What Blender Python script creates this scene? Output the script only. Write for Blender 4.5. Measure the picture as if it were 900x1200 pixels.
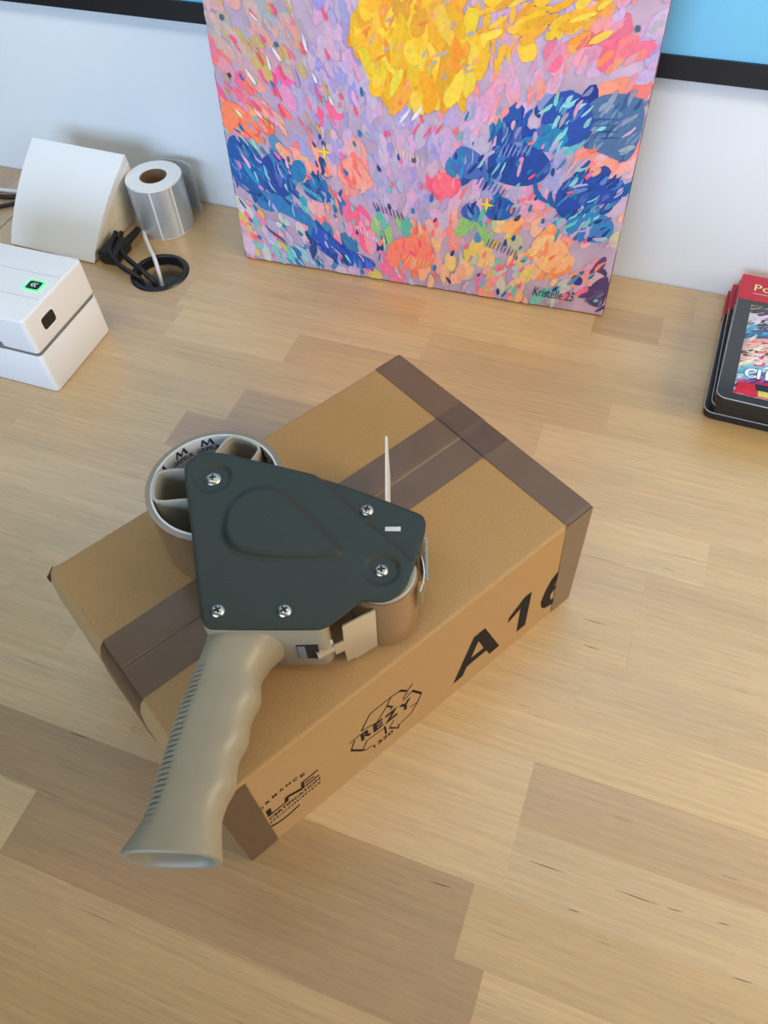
import bpy, bmesh, math, random
import numpy as np
from mathutils import Matrix, Vector
from mathutils.geometry import delaunay_2d_cdt

for o in list(bpy.data.objects):
    bpy.data.objects.remove(o, do_unlink=True)
scene = bpy.context.scene
COL = scene.collection
PI = math.pi
rnd = random.Random(7)

# ------------------------------------------------------------------ camera
cam_data = bpy.data.cameras.new('camera')
cam = bpy.data.objects.new('camera', cam_data)
COL.objects.link(cam)
cam_data.sensor_fit = 'VERTICAL'
cam_data.sensor_height = 36.0
cam_data.lens = 929.955 / 1200 * 36.0
cam_data.clip_start = 0.01
cam.matrix_world = (Matrix.Translation((0, 0, 0.557)) @ Matrix.Rotation(0.421946, 4, 'Z')
                    @ Matrix.Rotation(0.632897, 4, 'X') @ Matrix.Rotation(-0.084475, 4, 'Z'))
scene.camera = cam

# ------------------------------------------------------------------ world, lights, exposure
world = bpy.data.worlds.new('world')
scene.world = world
world.use_nodes = True
bg = world.node_tree.nodes['Background']
bg.inputs['Color'].default_value = (0.95, 0.97, 1.0, 1)
bg.inputs['Strength'].default_value = 0.03


def area(name, loc, target, sx, sy, power, color):
    l = bpy.data.lights.new(name, 'AREA')
    l.shape = 'RECTANGLE'
    l.size, l.size_y, l.energy, l.color = sx, sy, power, color
    o = bpy.data.objects.new(name, l)
    COL.objects.link(o)
    o.location = loc
    o.rotation_euler = (Vector(target) - Vector(loc)).to_track_quat('-Z', 'Y').to_euler()
    return o


area('window_daylight', (-0.6, -2.5, 0.95), (-0.3, 0.75, 0.2), 2.6, 1.3, 82, (0.52, 0.72, 1.0))
area('added_wall_wash', (-0.25, 0.05, 1.45), (-0.25, 1.0, 1.38), 2.0, 0.5, 23, (1.0, 0.99, 0.92))  # added lamp facing the wall; brightens wall and far desk, leaves the foreground dim
area('side_window', (1.30, 0.24, 0.82), (-0.05, 0.36, 0.0), 0.8, 0.9, 20, (1.0, 0.84, 0.62))
scene.view_settings.view_transform = 'Standard'
scene.view_settings.look = 'None'
scene.view_settings.gamma = 1.0
scene.view_settings.use_curve_mapping = False
scene.view_settings.exposure = 0.0


# ------------------------------------------------------------------ helpers
def lin(v):
    v /= 255.0
    return v / 12.92 if v <= 0.04045 else ((v + 0.055) / 1.055) ** 2.4


def C(r, g, b):
    return (lin(r), lin(g), lin(b), 1.0)


def mat(name, col, rough=0.5, metal=0.0, var=0.0, vscale=60.0, bump=0.0, bscale=400.0, coat=0.0, spec=0.5,
        emit=None, estr=0.0, alpha=1.0, trans=0.0, stretch=None):
    m = bpy.data.materials.new(name)
    m.use_nodes = True
    nt = m.node_tree
    b = nt.nodes['Principled BSDF']
    b.inputs['Base Color'].default_value = col
    b.inputs['Roughness'].default_value = rough
    b.inputs['Metallic'].default_value = metal
    b.inputs['Coat Weight'].default_value = coat
    b.inputs['Coat Roughness'].default_value = 0.15
    b.inputs['Specular IOR Level'].default_value = spec
    b.inputs['Alpha'].default_value = alpha
    b.inputs['Transmission Weight'].default_value = trans
    if emit:
        b.inputs['Emission Color'].default_value = emit
        b.inputs['Emission Strength'].default_value = estr
    tc = nt.nodes.new('ShaderNodeTexCoord')
    vec = tc.outputs['Object']
    if stretch:
        mp = nt.nodes.new('ShaderNodeMapping')
        mp.inputs['Scale'].default_value = stretch
        nt.links.new(vec, mp.inputs['Vector'])
        vec = mp.outputs['Vector']
    if var > 0:
        n = nt.nodes.new('ShaderNodeTexNoise')
        n.inputs['Scale'].default_value = vscale
        n.inputs['Detail'].default_value = 4
        nt.links.new(vec, n.inputs['Vector'])
        r = nt.nodes.new('ShaderNodeMapRange')
        r.inputs['From Min'].default_value = 0.3
        r.inputs['From Max'].default_value = 0.7
        r.inputs['To Min'].default_value = 1 - var
        r.inputs['To Max'].default_value = 1 + var
        nt.links.new(n.outputs['Fac'], r.inputs['Value'])
        mx = nt.nodes.new('ShaderNodeMix')
        mx.data_type = 'RGBA'
        mx.blend_type = 'MULTIPLY'
        mx.inputs['Factor'].default_value = 1
        mx.inputs['A'].default_value = col
        nt.links.new(r.outputs['Result'], mx.inputs['B'])
        nt.links.new(mx.outputs['Result'], b.inputs['Base Color'])
    if bump > 0:
        n2 = nt.nodes.new('ShaderNodeTexNoise')
        n2.inputs['Scale'].default_value = bscale
        n2.inputs['Detail'].default_value = 3
        nt.links.new(vec, n2.inputs['Vector'])
        bp = nt.nodes.new('ShaderNodeBump')
        bp.inputs['Strength'].default_value = bump
        bp.inputs['Distance'].default_value = 0.0005
        nt.links.new(n2.outputs['Fac'], bp.inputs['Height'])
        nt.links.new(bp.outputs['Normal'], b.inputs['Normal'])
    return m


def link(o, parent=None):
    COL.objects.link(o)
    if parent is not None:
        o.parent = parent
    return o


def mesh(name, verts, faces, m, parent=None, smooth=False):
    me = bpy.data.meshes.new(name)
    me.from_pydata([tuple(v) for v in verts], [], faces)
    me.validate()
    bm = bmesh.new()
    bm.from_mesh(me)
    bmesh.ops.recalc_face_normals(bm, faces=bm.faces)
    bm.to_mesh(me)
    bm.free()
    if m:
        me.materials.append(m)
    if smooth:
        me.polygons.foreach_set('use_smooth', [True] * len(me.polygons))
    return link(bpy.data.objects.new(name, me), parent)


def sharp(o, deg=35):
    o.data.polygons.foreach_set('use_smooth', [True] * len(o.data.polygons))
    o.data.set_sharp_from_angle(angle=math.radians(deg))
    return o


def box(name, lo, hi, m, parent=None, bevel=0.0, seg=3):
    bm = bmesh.new()
    bmesh.ops.create_cube(bm, size=1)
    for v in bm.verts:
        v.co = Vector([lo[i] + (v.co[i] + 0.5) * (hi[i] - lo[i]) for i in range(3)])
    if bevel > 0:
        bmesh.ops.bevel(bm, geom=bm.edges[:], offset=bevel, segments=seg, profile=0.5, affect='EDGES')
    me = bpy.data.meshes.new(name)
    bm.to_mesh(me)
    bm.free()
    me.materials.append(m)
    o = link(bpy.data.objects.new(name, me), parent)
    if bevel > 0:
        sharp(o, 40)
    return o


def prism(name, pts, z0, z1, m, parent=None, bevel=0.0, seg=2):
    bm = bmesh.new()
    lo = [bm.verts.new((x, y, z0)) for x, y in pts]
    hi = [bm.verts.new((x, y, z1)) for x, y in pts]
    n = len(pts)
    bm.faces.new(lo[::-1])
    top = bm.faces.new(hi)
    for i in range(n):
        bm.faces.new((lo[i], lo[(i + 1) % n], hi[(i + 1) % n], hi[i]))
    bmesh.ops.recalc_face_normals(bm, faces=bm.faces)
    if bevel > 0:
        ed = [e for e in bm.edges if abs(e.verts[0].co.z - e.verts[1].co.z) < 1e-9]
        bmesh.ops.bevel(bm, geom=ed, offset=bevel, segments=seg, profile=0.5, affect='EDGES')
    me = bpy.data.meshes.new(name)
    bm.to_mesh(me)
    bm.free()
    me.materials.append(m)
    o = link(bpy.data.objects.new(name, me), parent)
    return sharp(o, 40)


def lathe(name, prof, m, parent=None, n=64, c=(0, 0), closed=False, deg=35):
    vs, fs = [], []
    k = len(prof)
    for i in range(n):
        a = 2 * PI * i / n
        for r, z in prof:
            vs.append((c[0] + r * math.cos(a), c[1] + r * math.sin(a), z))
    for i in range(n):
        j = (i + 1) % n
        for q in range(k if closed else k - 1):
            q2 = (q + 1) % k
            fs.append((i * k + q, j * k + q, j * k + q2, i * k + q2))
    bm = bmesh.new()
    bv = [bm.verts.new(v) for v in vs]
    for f in fs:
        bm.faces.new([bv[i] for i in f])
    bmesh.ops.remove_doubles(bm, verts=bm.verts, dist=1e-7)
    bmesh.ops.dissolve_degenerate(bm, edges=bm.edges, dist=1e-7)
    bmesh.ops.recalc_face_normals(bm, faces=bm.faces)
    me = bpy.data.meshes.new(name)
    bm.to_mesh(me)
    bm.free()
    me.materials.append(m)
    return sharp(link(bpy.data.objects.new(name, me), parent), deg)


def catmull(pts, n=8):
    P = [Vector(p) for p in pts]
    P = [P[0] * 2 - P[1]] + P + [P[-1] * 2 - P[-2]]
    out = []
    for i in range(1, len(P) - 2):
        for k in range(n):
            t = k / n
            a, b, c, d = P[i - 1], P[i], P[i + 1], P[i + 2]
            out.append(0.5 * ((2 * b) + (c - a) * t + (2 * a - 5 * b + 4 * c - d) * t * t + (3 * b - a - 3 * c + d) * t ** 3))
    out.append(P[-2])
    return out


def tube(name, path, r, m, parent=None, n=10, smooth_n=8):
    P = catmull(path, smooth_n)
    vs, fs = [], []
    up = Vector((0, 0, 1))
    nrm = None
    for i, p in enumerate(P):
        t = (P[min(i + 1, len(P) - 1)] - P[max(i - 1, 0)]).normalized()
        if nrm is None:
            nrm = t.cross(up if abs(t.z) < 0.9 else Vector((1, 0, 0))).normalized()
        nrm = (nrm - t * nrm.dot(t)).normalized()
        b = t.cross(nrm)
        for k in range(n):
            a = 2 * PI * k / n
            vs.append(p + (nrm * math.cos(a) + b * math.sin(a)) * r)
    for i in range(len(P) - 1):
        for k in range(n):
            fs.append((i * n + k, i * n + (k + 1) % n, (i + 1) * n + (k + 1) % n, (i + 1) * n + k))
    fs.append(tuple(range(n))[::-1])
    fs.append(tuple((len(P) - 1) * n + k for k in range(n)))
    return sharp(mesh(name, vs, fs, m, parent), 50)


def empty(name, loc, rot=(0, 0, 0)):
    o = bpy.data.objects.new(name, None)
    o.empty_display_size = 0.05
    o.location = loc
    o.rotation_euler = rot
    COL.objects.link(o)
    return o


def tag(o, label, cat, group=None):
    o['label'] = label
    o['category'] = cat
    if group:
        o['group'] = group
    return o


def text_geo(body, size, bold=0.0, shear=0.0, space=1.0):
    cu = bpy.data.curves.new('t', 'FONT')
    cu.body = body
    cu.size = size
    cu.offset = bold
    cu.shear = shear
    cu.space_character = space
    cu.resolution_u = 4
    ob = bpy.data.objects.new('t', cu)
    COL.objects.link(ob)
    dg = bpy.context.evaluated_depsgraph_get()
    me = bpy.data.meshes.new_from_object(ob.evaluated_get(dg))
    vs = [(v.co.x, v.co.y) for v in me.vertices]
    fs = [tuple(p.vertices) for p in me.polygons]
    bpy.data.objects.remove(ob, do_unlink=True)
    bpy.data.curves.remove(cu)
    bpy.data.meshes.remove(me)
    return vs, fs


def fit_text(body, x0, y0, w, h, bold=0.0, shear=0.0):
    """text geometry scaled to fill a w x h box with its lower-left corner at x0,y0"""
    vs, fs = text_geo(body, 1.0, bold, shear)
    xs = [v[0] for v in vs]
    ys = [v[1] for v in vs]
    sx, sy = w / (max(xs) - min(xs)), h / (max(ys) - min(ys))
    return [(x0 + (x - min(xs)) * sx, y0 + (y - min(ys)) * sy) for x, y in vs], fs


def join2d(parts):
    V, F = [], []
    for vs, fs in parts:
        b = len(V)
        V += list(vs)
        F += [tuple(i + b for i in f) for f in fs]
    return V, F


def stroke2d(pts, w, closed=False):
    """a flat printed line of width w along 2d points"""
    P = [Vector(p) for p in pts]
    n = len(P)
    L, R = [], []
    for i in range(n):
        a = P[(i - 1) % n] if closed or i > 0 else P[i]
        b = P[(i + 1) % n] if closed or i < n - 1 else P[i]
        d1 = (P[i] - a)
        d2 = (b - P[i])
        d1 = d1.normalized() if d1.length > 0 else d2.normalized()
        d2 = d2.normalized() if d2.length > 0 else d1
        t = (d1 + d2)
        t = t.normalized() if t.length > 1e-6 else d1
        nn = Vector((-t.y, t.x))
        k = w / 2 / max(0.5, abs(nn.dot(Vector((-d1.y, d1.x)))))
        L.append(P[i] + nn * k)
        R.append(P[i] - nn * k)
    vs = [tuple(v) for v in L] + [tuple(v) for v in R]
    fs = [(i, (i + 1) % n, n + (i + 1) % n, n + i) for i in range(n if closed else n - 1)]
    return vs, fs


def smooth_poly(pts, it=2):
    for _ in range(it):
        out = []
        for i in range(len(pts)):
            a, b = pts[i], pts[(i + 1) % len(pts)]
            out.append((0.75 * a[0] + 0.25 * b[0], 0.75 * a[1] + 0.25 * b[1]))
            out.append((0.25 * a[0] + 0.75 * b[0], 0.25 * a[1] + 0.75 * b[1]))
        pts = out
    return pts


def round_rect(x0, y0, x1, y1, r, n=6):
    pts = []
    for cx, cy, a0 in ((x1 - r, y1 - r, 0), (x0 + r, y1 - r, 90), (x0 + r, y0 + r, 180), (x1 - r, y0 + r, 270)):
        for k in range(n + 1):
            a = math.radians(a0 + 90 * k / n)
            pts.append((cx + r * math.cos(a), cy + r * math.sin(a)))
    return pts


# ------------------------------------------------------------------ materials
def wood_material():
    m = bpy.data.materials.new('birch_stave')
    m.use_nodes = True
    nt = m.node_tree
    b = nt.nodes['Principled BSDF']
    N = nt.nodes.new
    Lk = nt.links.new
    tc = N('ShaderNodeTexCoord')
    oi = N('ShaderNodeObjectInfo')
    mul = N('ShaderNodeVectorMath')
    mul.operation = 'MULTIPLY_ADD'
    comb = N('ShaderNodeCombineXYZ')
    Lk(oi.outputs['Random'], comb.inputs[0])
    Lk(oi.outputs['Random'], comb.inputs[1])
    mul.inputs[1].default_value = (17.0, 9.0, 5.0)
    Lk(comb.outputs[0], mul.inputs[0])
    Lk(tc.outputs['Object'], mul.inputs[2])

    def noise(scale, sc, detail=3, dist=0.0):
        mp = N('ShaderNodeMapping')
        mp.inputs['Scale'].default_value = sc
        Lk(mul.outputs[0], mp.inputs['Vector'])
        n = N('ShaderNodeTexNoise')
        n.inputs['Scale'].default_value = scale
        n.inputs['Detail'].default_value = detail
        n.inputs['Distortion'].default_value = dist
        Lk(mp.outputs[0], n.inputs['Vector'])
        return n.outputs['Fac']

    def rng(v, a, bb, c, d):
        r = N('ShaderNodeMapRange')
        r.inputs[1].default_value, r.inputs[2].default_value = a, bb
        r.inputs[3].default_value, r.inputs[4].default_value = c, d
        Lk(v, r.inputs[0])
        return r.outputs[0]

    def mth(op, a, bb):
        n = N('ShaderNodeMath')
        n.operation = op
        Lk(a, n.inputs[0])
        if isinstance(bb, float):
            n.inputs[1].default_value = bb
        else:
            Lk(bb, n.inputs[1])
        return n.outputs[0]
    grain = rng(noise(1.0, (6, 330, 330), 4, 0.3), 0.3, 0.7, 0.88, 1.09)
    broad = rng(noise(1.0, (5, 40, 40), 3, 0.8), 0.3, 0.7, 0.93, 1.06)
    fine = rng(noise(1.0, (45, 1000, 1000), 2), 0.3, 0.7, 0.90, 1.08)
    fleck = rng(noise(1.0, (38, 620, 620), 1), 0.73, 0.80, 1.0, 0.60)
    crack = rng(noise(1.0, (16, 900, 900), 0), 0.80, 0.83, 1.0, 0.45)
    f = mth('MULTIPLY', mth('MULTIPLY', grain, broad), mth('MULTIPLY', fine, mth('MULTIPLY', fleck, crack)))
    mx = N('ShaderNodeMix')
    mx.data_type = 'RGBA'
    mx.blend_type = 'MULTIPLY'
    mx.inputs['Factor'].default_value = 1
    Lk(oi.outputs['Color'], mx.inputs['A'])
    Lk(f, mx.inputs['B'])
    Lk(mx.outputs['Result'], b.inputs['Base Color'])
    Lk(rng(grain, 0.9, 1.07, 0.44, 0.34), b.inputs['Roughness'])
    b.inputs['Specular IOR Level'].default_value = 1.0
    b.inputs['Coat Weight'].default_value = 1.0
    b.inputs['Coat Roughness'].default_value = 0.38
    b.inputs['Coat IOR'].default_value = 1.7
    bp = N('ShaderNodeBump')
    bp.inputs['Strength'].default_value = 0.12
    bp.inputs['Distance'].default_value = 0.0004
    Lk(f, bp.inputs['Height'])
    Lk(bp.outputs['Normal'], b.inputs['Normal'])
    return m


M_WOOD = wood_material()
M_WALL = mat('wall_paint', C(226, 231, 234), 0.7, var=0.012, vscale=4, bump=0.08, bscale=160)
M_FLOOR = mat('floor', C(150, 146, 138), 0.6, var=0.05, vscale=6)
M_KRAFT = mat('kraft_card', C(170, 133, 86), 0.8, var=0.07, vscale=700, bump=0.10, bscale=500, spec=0.25)
M_KRAFT_EDGE = mat('kraft_cut_edge', C(150, 112, 74), 0.9, var=0.15, vscale=900)
M_TAPE = mat('brown_packing_tape', C(106, 80, 56), 0.32, var=0.08, vscale=45, bump=0.10, bscale=70, coat=0.05)
M_TAPE2 = mat('brown_packing_tape_double', C(92, 68, 46), 0.32, var=0.12, vscale=120, bump=0.2, bscale=180, coat=0.05)
M_INK = mat('black_ink', C(30, 24, 22), 0.75, spec=0.2)
M_INKBLUE = mat('navy_ink', C(28, 36, 78), 0.7)
M_GREEN = mat('dark_green_enamel', C(34, 41, 31), 0.44, var=0.03, vscale=30, bump=0.03, bscale=300)
M_GRIP = mat('grey_plastic', C(144, 133, 110), 0.42, var=0.015, vscale=40, bump=0.03, bscale=700)
M_HUB = mat('hub_plastic', C(160, 155, 142), 0.4)
M_STEEL = mat('zinc_steel', C(190, 187, 178), 0.34, metal=1.0, var=0.05, vscale=200)
M_DARK = mat('dark_recess', C(22, 20, 19), 0.7)
M_CLIP = mat('nickel_spring_steel', C(226, 216, 194), 0.32, metal=0.75)
M_CORE = mat('white_core_paper', C(200, 200, 196), 0.6)
M_ROLLSIDE = mat('tape_roll_side', C(126, 114, 96), 0.3, var=0.08, vscale=300, coat=0.3)
M_ROLLTAPE = mat('tape_roll_face', C(108, 81, 56), 0.22, var=0.03, vscale=30, coat=0.4)
M_WHITEPL = mat('white_plastic', C(232, 233, 234), 0.45)
M_SEAM = mat('grey_seam', C(118, 117, 116), 0.6)
M_BLACKPL = mat('black_plastic', C(20, 20, 22), 0.35)
M_CABLE = mat('black_rubber', C(18, 18, 20), 0.5)
M_CABLEW = mat('white_cable', C(222, 224, 226), 0.5)
M_PAPER = mat('white_label_paper', C(230, 233, 235), 0.75, var=0.01, vscale=20)
M_PAPERB = mat('cream_liner_paper', C(224, 216, 196), 0.7, var=0.05, vscale=90)
M_SILVER = mat('silver_label_film', C(186, 193, 201), 0.32, metal=0.45, var=0.03, vscale=30)
M_CARDB = mat('brown_card_tube', C(120, 92, 66), 0.8, var=0.06, vscale=120)
M_LED = mat('green_led', C(90, 240, 120), 0.5, emit=(0.10, 1.0, 0.22, 1), estr=1.6)
M_ICON = mat('white_icon', C(235, 238, 235), 0.6)
M_FRAME = mat('black_frame', C(16, 18, 22), 0.4)
M_PRINT = mat('light_blue_print', C(118, 192, 228), 0.6, var=0.04, vscale=7)
M_RED = mat('red_header', C(176, 22, 48), 0.35, coat=0.1, var=0.03, vscale=40)
M_CARDBLK = mat('black_backing', C(20, 21, 24), 0.4)
M_CARDGRY = mat('clear_tray_over_black', C(42, 47, 52), 0.2, coat=0.3, var=0.04, vscale=25)
M_CUT = mat('pale_cut_edge', C(200, 200, 200), 0.5)
M_STEELLEG = mat('desk_leg_steel', C(60, 60, 62), 0.5, metal=0.6)


def attr_material(name, rough=0.45, bump=0.35):
    m = bpy.data.materials.new(name)
    m.use_nodes = True
    nt = m.node_tree
    b = nt.nodes['Principled BSDF']
    at = nt.nodes.new('ShaderNodeVertexColor')
    at.layer_name = 'paint'
    tc = nt.nodes.new('ShaderNodeTexCoord')
    n = nt.nodes.new('ShaderNodeTexNoise')
    n.inputs['Scale'].default_value = 220
    n.inputs['Detail'].default_value = 4
    nt.links.new(tc.outputs['Object'], n.inputs['Vector'])
    r = nt.nodes.new('ShaderNodeMapRange')
    r.inputs[1].default_value, r.inputs[2].default_value = 0.3, 0.7
    r.inputs[3].default_value, r.inputs[4].default_value = 0.90, 1.10
    nt.links.new(n.outputs['Fac'], r.inputs[0])
    mx = nt.nodes.new('ShaderNodeMix')
    mx.data_type = 'RGBA'
    mx.blend_type = 'MULTIPLY'
    mx.inputs['Factor'].default_value = 1
    nt.links.new(at.outputs['Color'], mx.inputs['A'])
    nt.links.new(r.outputs[0], mx.inputs['B'])
    nt.links.new(mx.outputs['Result'], b.inputs['Base Color'])
    b.inputs['Roughness'].default_value = rough
    bp = nt.nodes.new('ShaderNodeBump')
    bp.inputs['Strength'].default_value = bump
    bp.inputs['Distance'].default_value = 0.0006
    nt.links.new(n.outputs['Fac'], bp.inputs['Height'])
    nt.links.new(bp.outputs['Normal'], b.inputs['Normal'])
    return m


M_PAINT = attr_material('acrylic_paint')
M_PACKART = attr_material('printed_foil', 0.22, 0.1)

# ------------------------------------------------------------------ setting
WALL_Y = 0.7511
FLOOR_Z = -0.74
w_ = box('wall_back', (-2.2, WALL_Y, FLOOR_Z), (1.6, WALL_Y + 0.12, 1.7), M_WALL)
w_['kind'] = 'structure'
f_ = box('floor', (-2.2, -1.6, FLOOR_Z - 0.05), (1.6, WALL_Y + 0.12, FLOOR_Z), M_FLOOR)
f_['kind'] = 'structure'

# ------------------------------------------------------------------ desk of glued staves
PITCH = 0.0807 * 0.557
ROW0 = 0.0405 * 0.557
THICK = 0.027
X0, X1 = -0.765, 0.82
HOLE = (-0.528, 0.610)
desk = tag(empty('desk', (0.0, 0.3, 0)), 'pale birch desk top glued from staves running along the wall', 'desk')
TONES = {'light': (216, 186, 140), 'mid': (209, 177, 130), 'tan': (203, 170, 123), 'pink': (208, 174, 132),
         'dark': (186, 149, 106), 'brown': (190, 156, 110), 'grey': (206, 177, 134), 'warm': (212, 178, 126), 'deep_shaded': (176, 142, 97)}  # last tone: darker wood with foreground shade mixed into its colour
joints = {   # row: [(x where a stave ends, tone of the stave to the left)], last tone fills up to the next random joint
    -1: [(-0.2587, 'tan'), (0.16, 'tan')],  # near row toned down, foreground shade put into its colour
    0: [(-0.3169, 'light'), (0.0103, 'deep_shaded'), (0.30, 'mid')],
    1: [(-0.42, 'light'), (-0.0088, 'deep_shaded'), (0.33, 'tan')],
    2: [(-0.276, 'light'), (0.0084, 'light'), (0.29, 'grey')],
    3: [(-0.362, 'mid'), (0.0084, 'light'), (0.24, 'brown')],
    4: [(-0.44, 'mid'), (-0.10, 'mid'), (0.31, 'warm')],
    5: [(-0.30, 'mid'), (0.0257, 'mid'), (0.26, 'tan')],
    6: [(-0.37, 'light'), (0.055, 'warm'), (0.34, 'mid')],
    7: [(-0.55, 'mid'), (0.0567, 'mid'), (0.19, 'tan')],
    8: [(-0.393, 'mid'), (-0.30, 'dark'), (0.10, 'light'), (0.35, 'mid')],
    9: [(-0.351, 'mid'), (-0.24, 'brown'), (0.14, 'mid')],
    10: [(-0.52, 'pink'), (-0.06, 'mid'), (0.22, 'light')],
    11: [(-0.471, 'pink'), (-0.332, 'light'), (-0.0054, 'tan'), (0.26, 'mid')],
    12: [(-0.482, 'tan'), (-0.20, 'light'), (0.06, 'mid')],
    13: [(-0.482, 'mid'), (-0.22, 'mid'), (0.12, 'light')],
    14: [(-0.56, 'pink'), (-0.30, 'mid'), (-0.045, 'light'), (0.0222, 'brown'), (0.25, 'pink')],
    15: [(-0.64, 'tan'), (-0.36, 'mid'), (0.05, 'mid'), (0.30, 'light')],
}


def WT(r, g, b):
    q = C(r, g, b)
    return (q[0] * 0.88, q[1] * 0.81, q[2] * 0.66, 1.0)


def stave(lo, hi, tone, parent, along_y=False):
    cx, cy = (lo[0] + hi[0]) / 2, (lo[1] + hi[1]) / 2
    hx, hy = (hi[0] - lo[0]) / 2 - 0.00002, (hi[1] - lo[1]) / 2 - 0.00002
    if along_y:
        hx, hy = hy, hx
    o = box('stave', (-hx, -hy, -THICK), (hx, hy, 0), M_WOOD, parent)
    p = parent.location
    o.location = (cx - p.x, cy - p.y, 0)
    if along_y:
        o.rotation_euler = (0, 0, PI / 2)
    t = TONES[tone]
    j = rnd.uniform(-2.5, 2.5)
    o.color = WT(t[0] + j, t[1] + j + rnd.uniform(-1, 1), t[2] + j + rnd.uniform(-2, 2))
    return o


hole_staves = []
for k in range(-6, 17):
    y0 = ROW0 + PITCH * k
    y1 = min(y0 + PITCH, WALL_Y - 0.0015)
    if y1 - y0 < 0.003:
        continue
    js = list(joints.get(k, []))
    first = js[0][0] if js else 9
    pre = []
    x = first - rnd.uniform(0.2, 0.42)
    if not js:
        x = X0 + rnd.uniform(0.1, 0.4)
        while x < X1:
            pre.append((x, rnd.choice(['mid', 'brown', 'tan', 'tan'])))  # darker picks put the foreground shade into the nearest rows' colour
            x += rnd.uniform(0.18, 0.45)
    else:
        while x > X0 + 0.05:
            pre.insert(0, (x, rnd.choice(['mid', 'light', 'tan', 'pink'])))
            x -= rnd.uniform(0.2, 0.42)
        x = js[-1][0] + rnd.uniform(0.18, 0.4)
        while x < X1 - 0.05:
            js.append((x, rnd.choice(['mid', 'light', 'tan', 'warm'])))
            x += rnd.uniform(0.18, 0.4)
    seq = [q for q in pre + js if X0 < q[0] < X1] + [(X1, 'mid')]
    xa = X0
    for xb, tone in seq:
        o = stave((xa, y0), (xb, y1), tone, desk)
        if xa - 0.03 < HOLE[0] < xb + 0.03 and y0 - 0.03 < HOLE[1] < y1 + 0.03:
            hole_staves.append(o)
        xa = xb
for lx in (-0.70, 0.75):
    for ly in (-0.16, 0.66):
        box('leg', (lx - 0.025, ly - 0.325, FLOOR_Z), (lx + 0.025, ly - 0.275, -THICK), M_STEELLEG, desk)

# open drying cracks along the grain
for (ax, ay), (bx_, by_) in [((0.0211, 0.1377), (0.0442, 0.1384)), ((0.0757, 0.1389), (0.1040, 0.1395)), ((0.1080, 0.1396), (0.1181, 0.1402)), ((0.1383, 0.1416), (0.1461, 0.1424)),
                             ((0.0504, 0.1182), (0.0578, 0.1183)), ((0.1501, 0.1145), (0.1619, 0.1154)), ((-0.0373, 0.1042), (-0.0209, 0.1050)),
                             ((0.0166, 0.3245), (0.0342, 0.3247)), ((0.0213, 0.3023), (0.0343, 0.3024)), ((-0.3183, 0.1110), (-0.3016, 0.1117))]:
    vs_, n_ = [], 6
    for k_ in range(n_ + 1):
        t_ = k_ / n_
        w_c = 0.00022 * math.sin(PI * min(0.94, max(0.06, t_))) + 0.00002
        x_, y_ = ax + (bx_ - ax) * t_, ay + (by_ - ay) * t_ + 0.00012 * math.sin(5 * t_ + ax * 90)
        vs_ += [(x_ - desk.location.x, y_ - w_c - desk.location.y, 0.00003), (x_ - desk.location.x, y_ + w_c - desk.location.y, 0.00003)]
    mesh('crack', vs_, [(2 * k_, 2 * k_ + 2, 2 * k_ + 3, 2 * k_ + 1) for k_ in range(n_)], M_DARK, desk)

bpy.context.view_layer.update()
cut = lathe('cutter', [(0, -0.1), (0.0295, -0.1), (0.0295, 0.1), (0, 0.1)], M_WOOD, n=48)
cut.location = (HOLE[0], HOLE[1], 0)
for o in hole_staves:
    md = o.modifiers.new('b', 'BOOLEAN')
    md.object = cut
    md.operation = 'DIFFERENCE'
    md.solver = 'EXACT'
dg = bpy.context.evaluated_depsgraph_get()
dg.update()
for o in hole_staves:
    me = bpy.data.meshes.new_from_object(o.evaluated_get(dg))
    o.modifiers.clear()
    o.data = me
bpy.data.objects.remove(cut, do_unlink=True)

# the neighbouring desk whose staves run away from the viewer
desk2 = tag(empty('desk', (-1.1, 0.3, 0)), 'birch desk section at far left whose staves run towards the wall', 'desk')
xx = X0 - 0.0012
i = 0
while xx > -1.42:
    xa = xx - PITCH
    yb = WALL_Y - 0.0015
    ya = 0.42 - rnd.uniform(0, 0.3)
    tones = ['tan', 'dark', 'mid', 'tan', 'brown', 'mid']
    stave((xa, ya), (xx, yb), tones[i % 6], desk2, True)
    stave((xa, -0.25), (xx, ya), tones[(i * 5 + 2) % 6], desk2, True)
    xx = xa
    i += 1
for lx in (-1.36, -0.83):
    for ly in (-0.16, 0.66):
        box('leg', (lx + 1.1 - 0.025, ly - 0.325, FLOOR_Z), (lx + 1.1 + 0.025, ly - 0.275, -THICK), M_STEELLEG, desk2)

# ------------------------------------------------------------------ framed picture on the wall
FX0, FX1, FZ0, FZ1 = -0.98, 0.42, 0.2125, 0.98
fr = tag(empty('framed_picture', ((FX0 + FX1) / 2, WALL_Y, FZ0)),
         'wide black framed picture with light blue print hanging on the wall', 'picture')
hw = (FX1 - FX0) / 2
hh = FZ1 - FZ0
bw = 0.019
rails = [[(-hw, 0), (hw, 0), (hw - bw, bw), (-hw + bw, bw)], [(-hw, hh), (hw, hh), (hw - bw, hh - bw), (-hw + bw, hh - bw)],
         [(-hw, 0), (-hw + bw, bw), (-hw + bw, hh - bw), (-hw, hh)], [(hw, 0), (hw - bw, bw), (hw - bw, hh - bw), (hw, hh)]]
for q in rails:
    vs = [(x, -0.0090, z) for x, z in q] + [(x, -0.0005, z) for x, z in q]
    mesh('frame_rail', vs, [(0, 1, 2, 3), (7, 6, 5, 4), (0, 4, 5, 1), (1, 5, 6, 2), (2, 6, 7, 3), (3, 7, 4, 0)], M_FRAME, fr)
box('print', (-hw + bw, -0.0060, bw), (hw - bw, -0.001, hh - bw), M_PRINT, fr)

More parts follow.
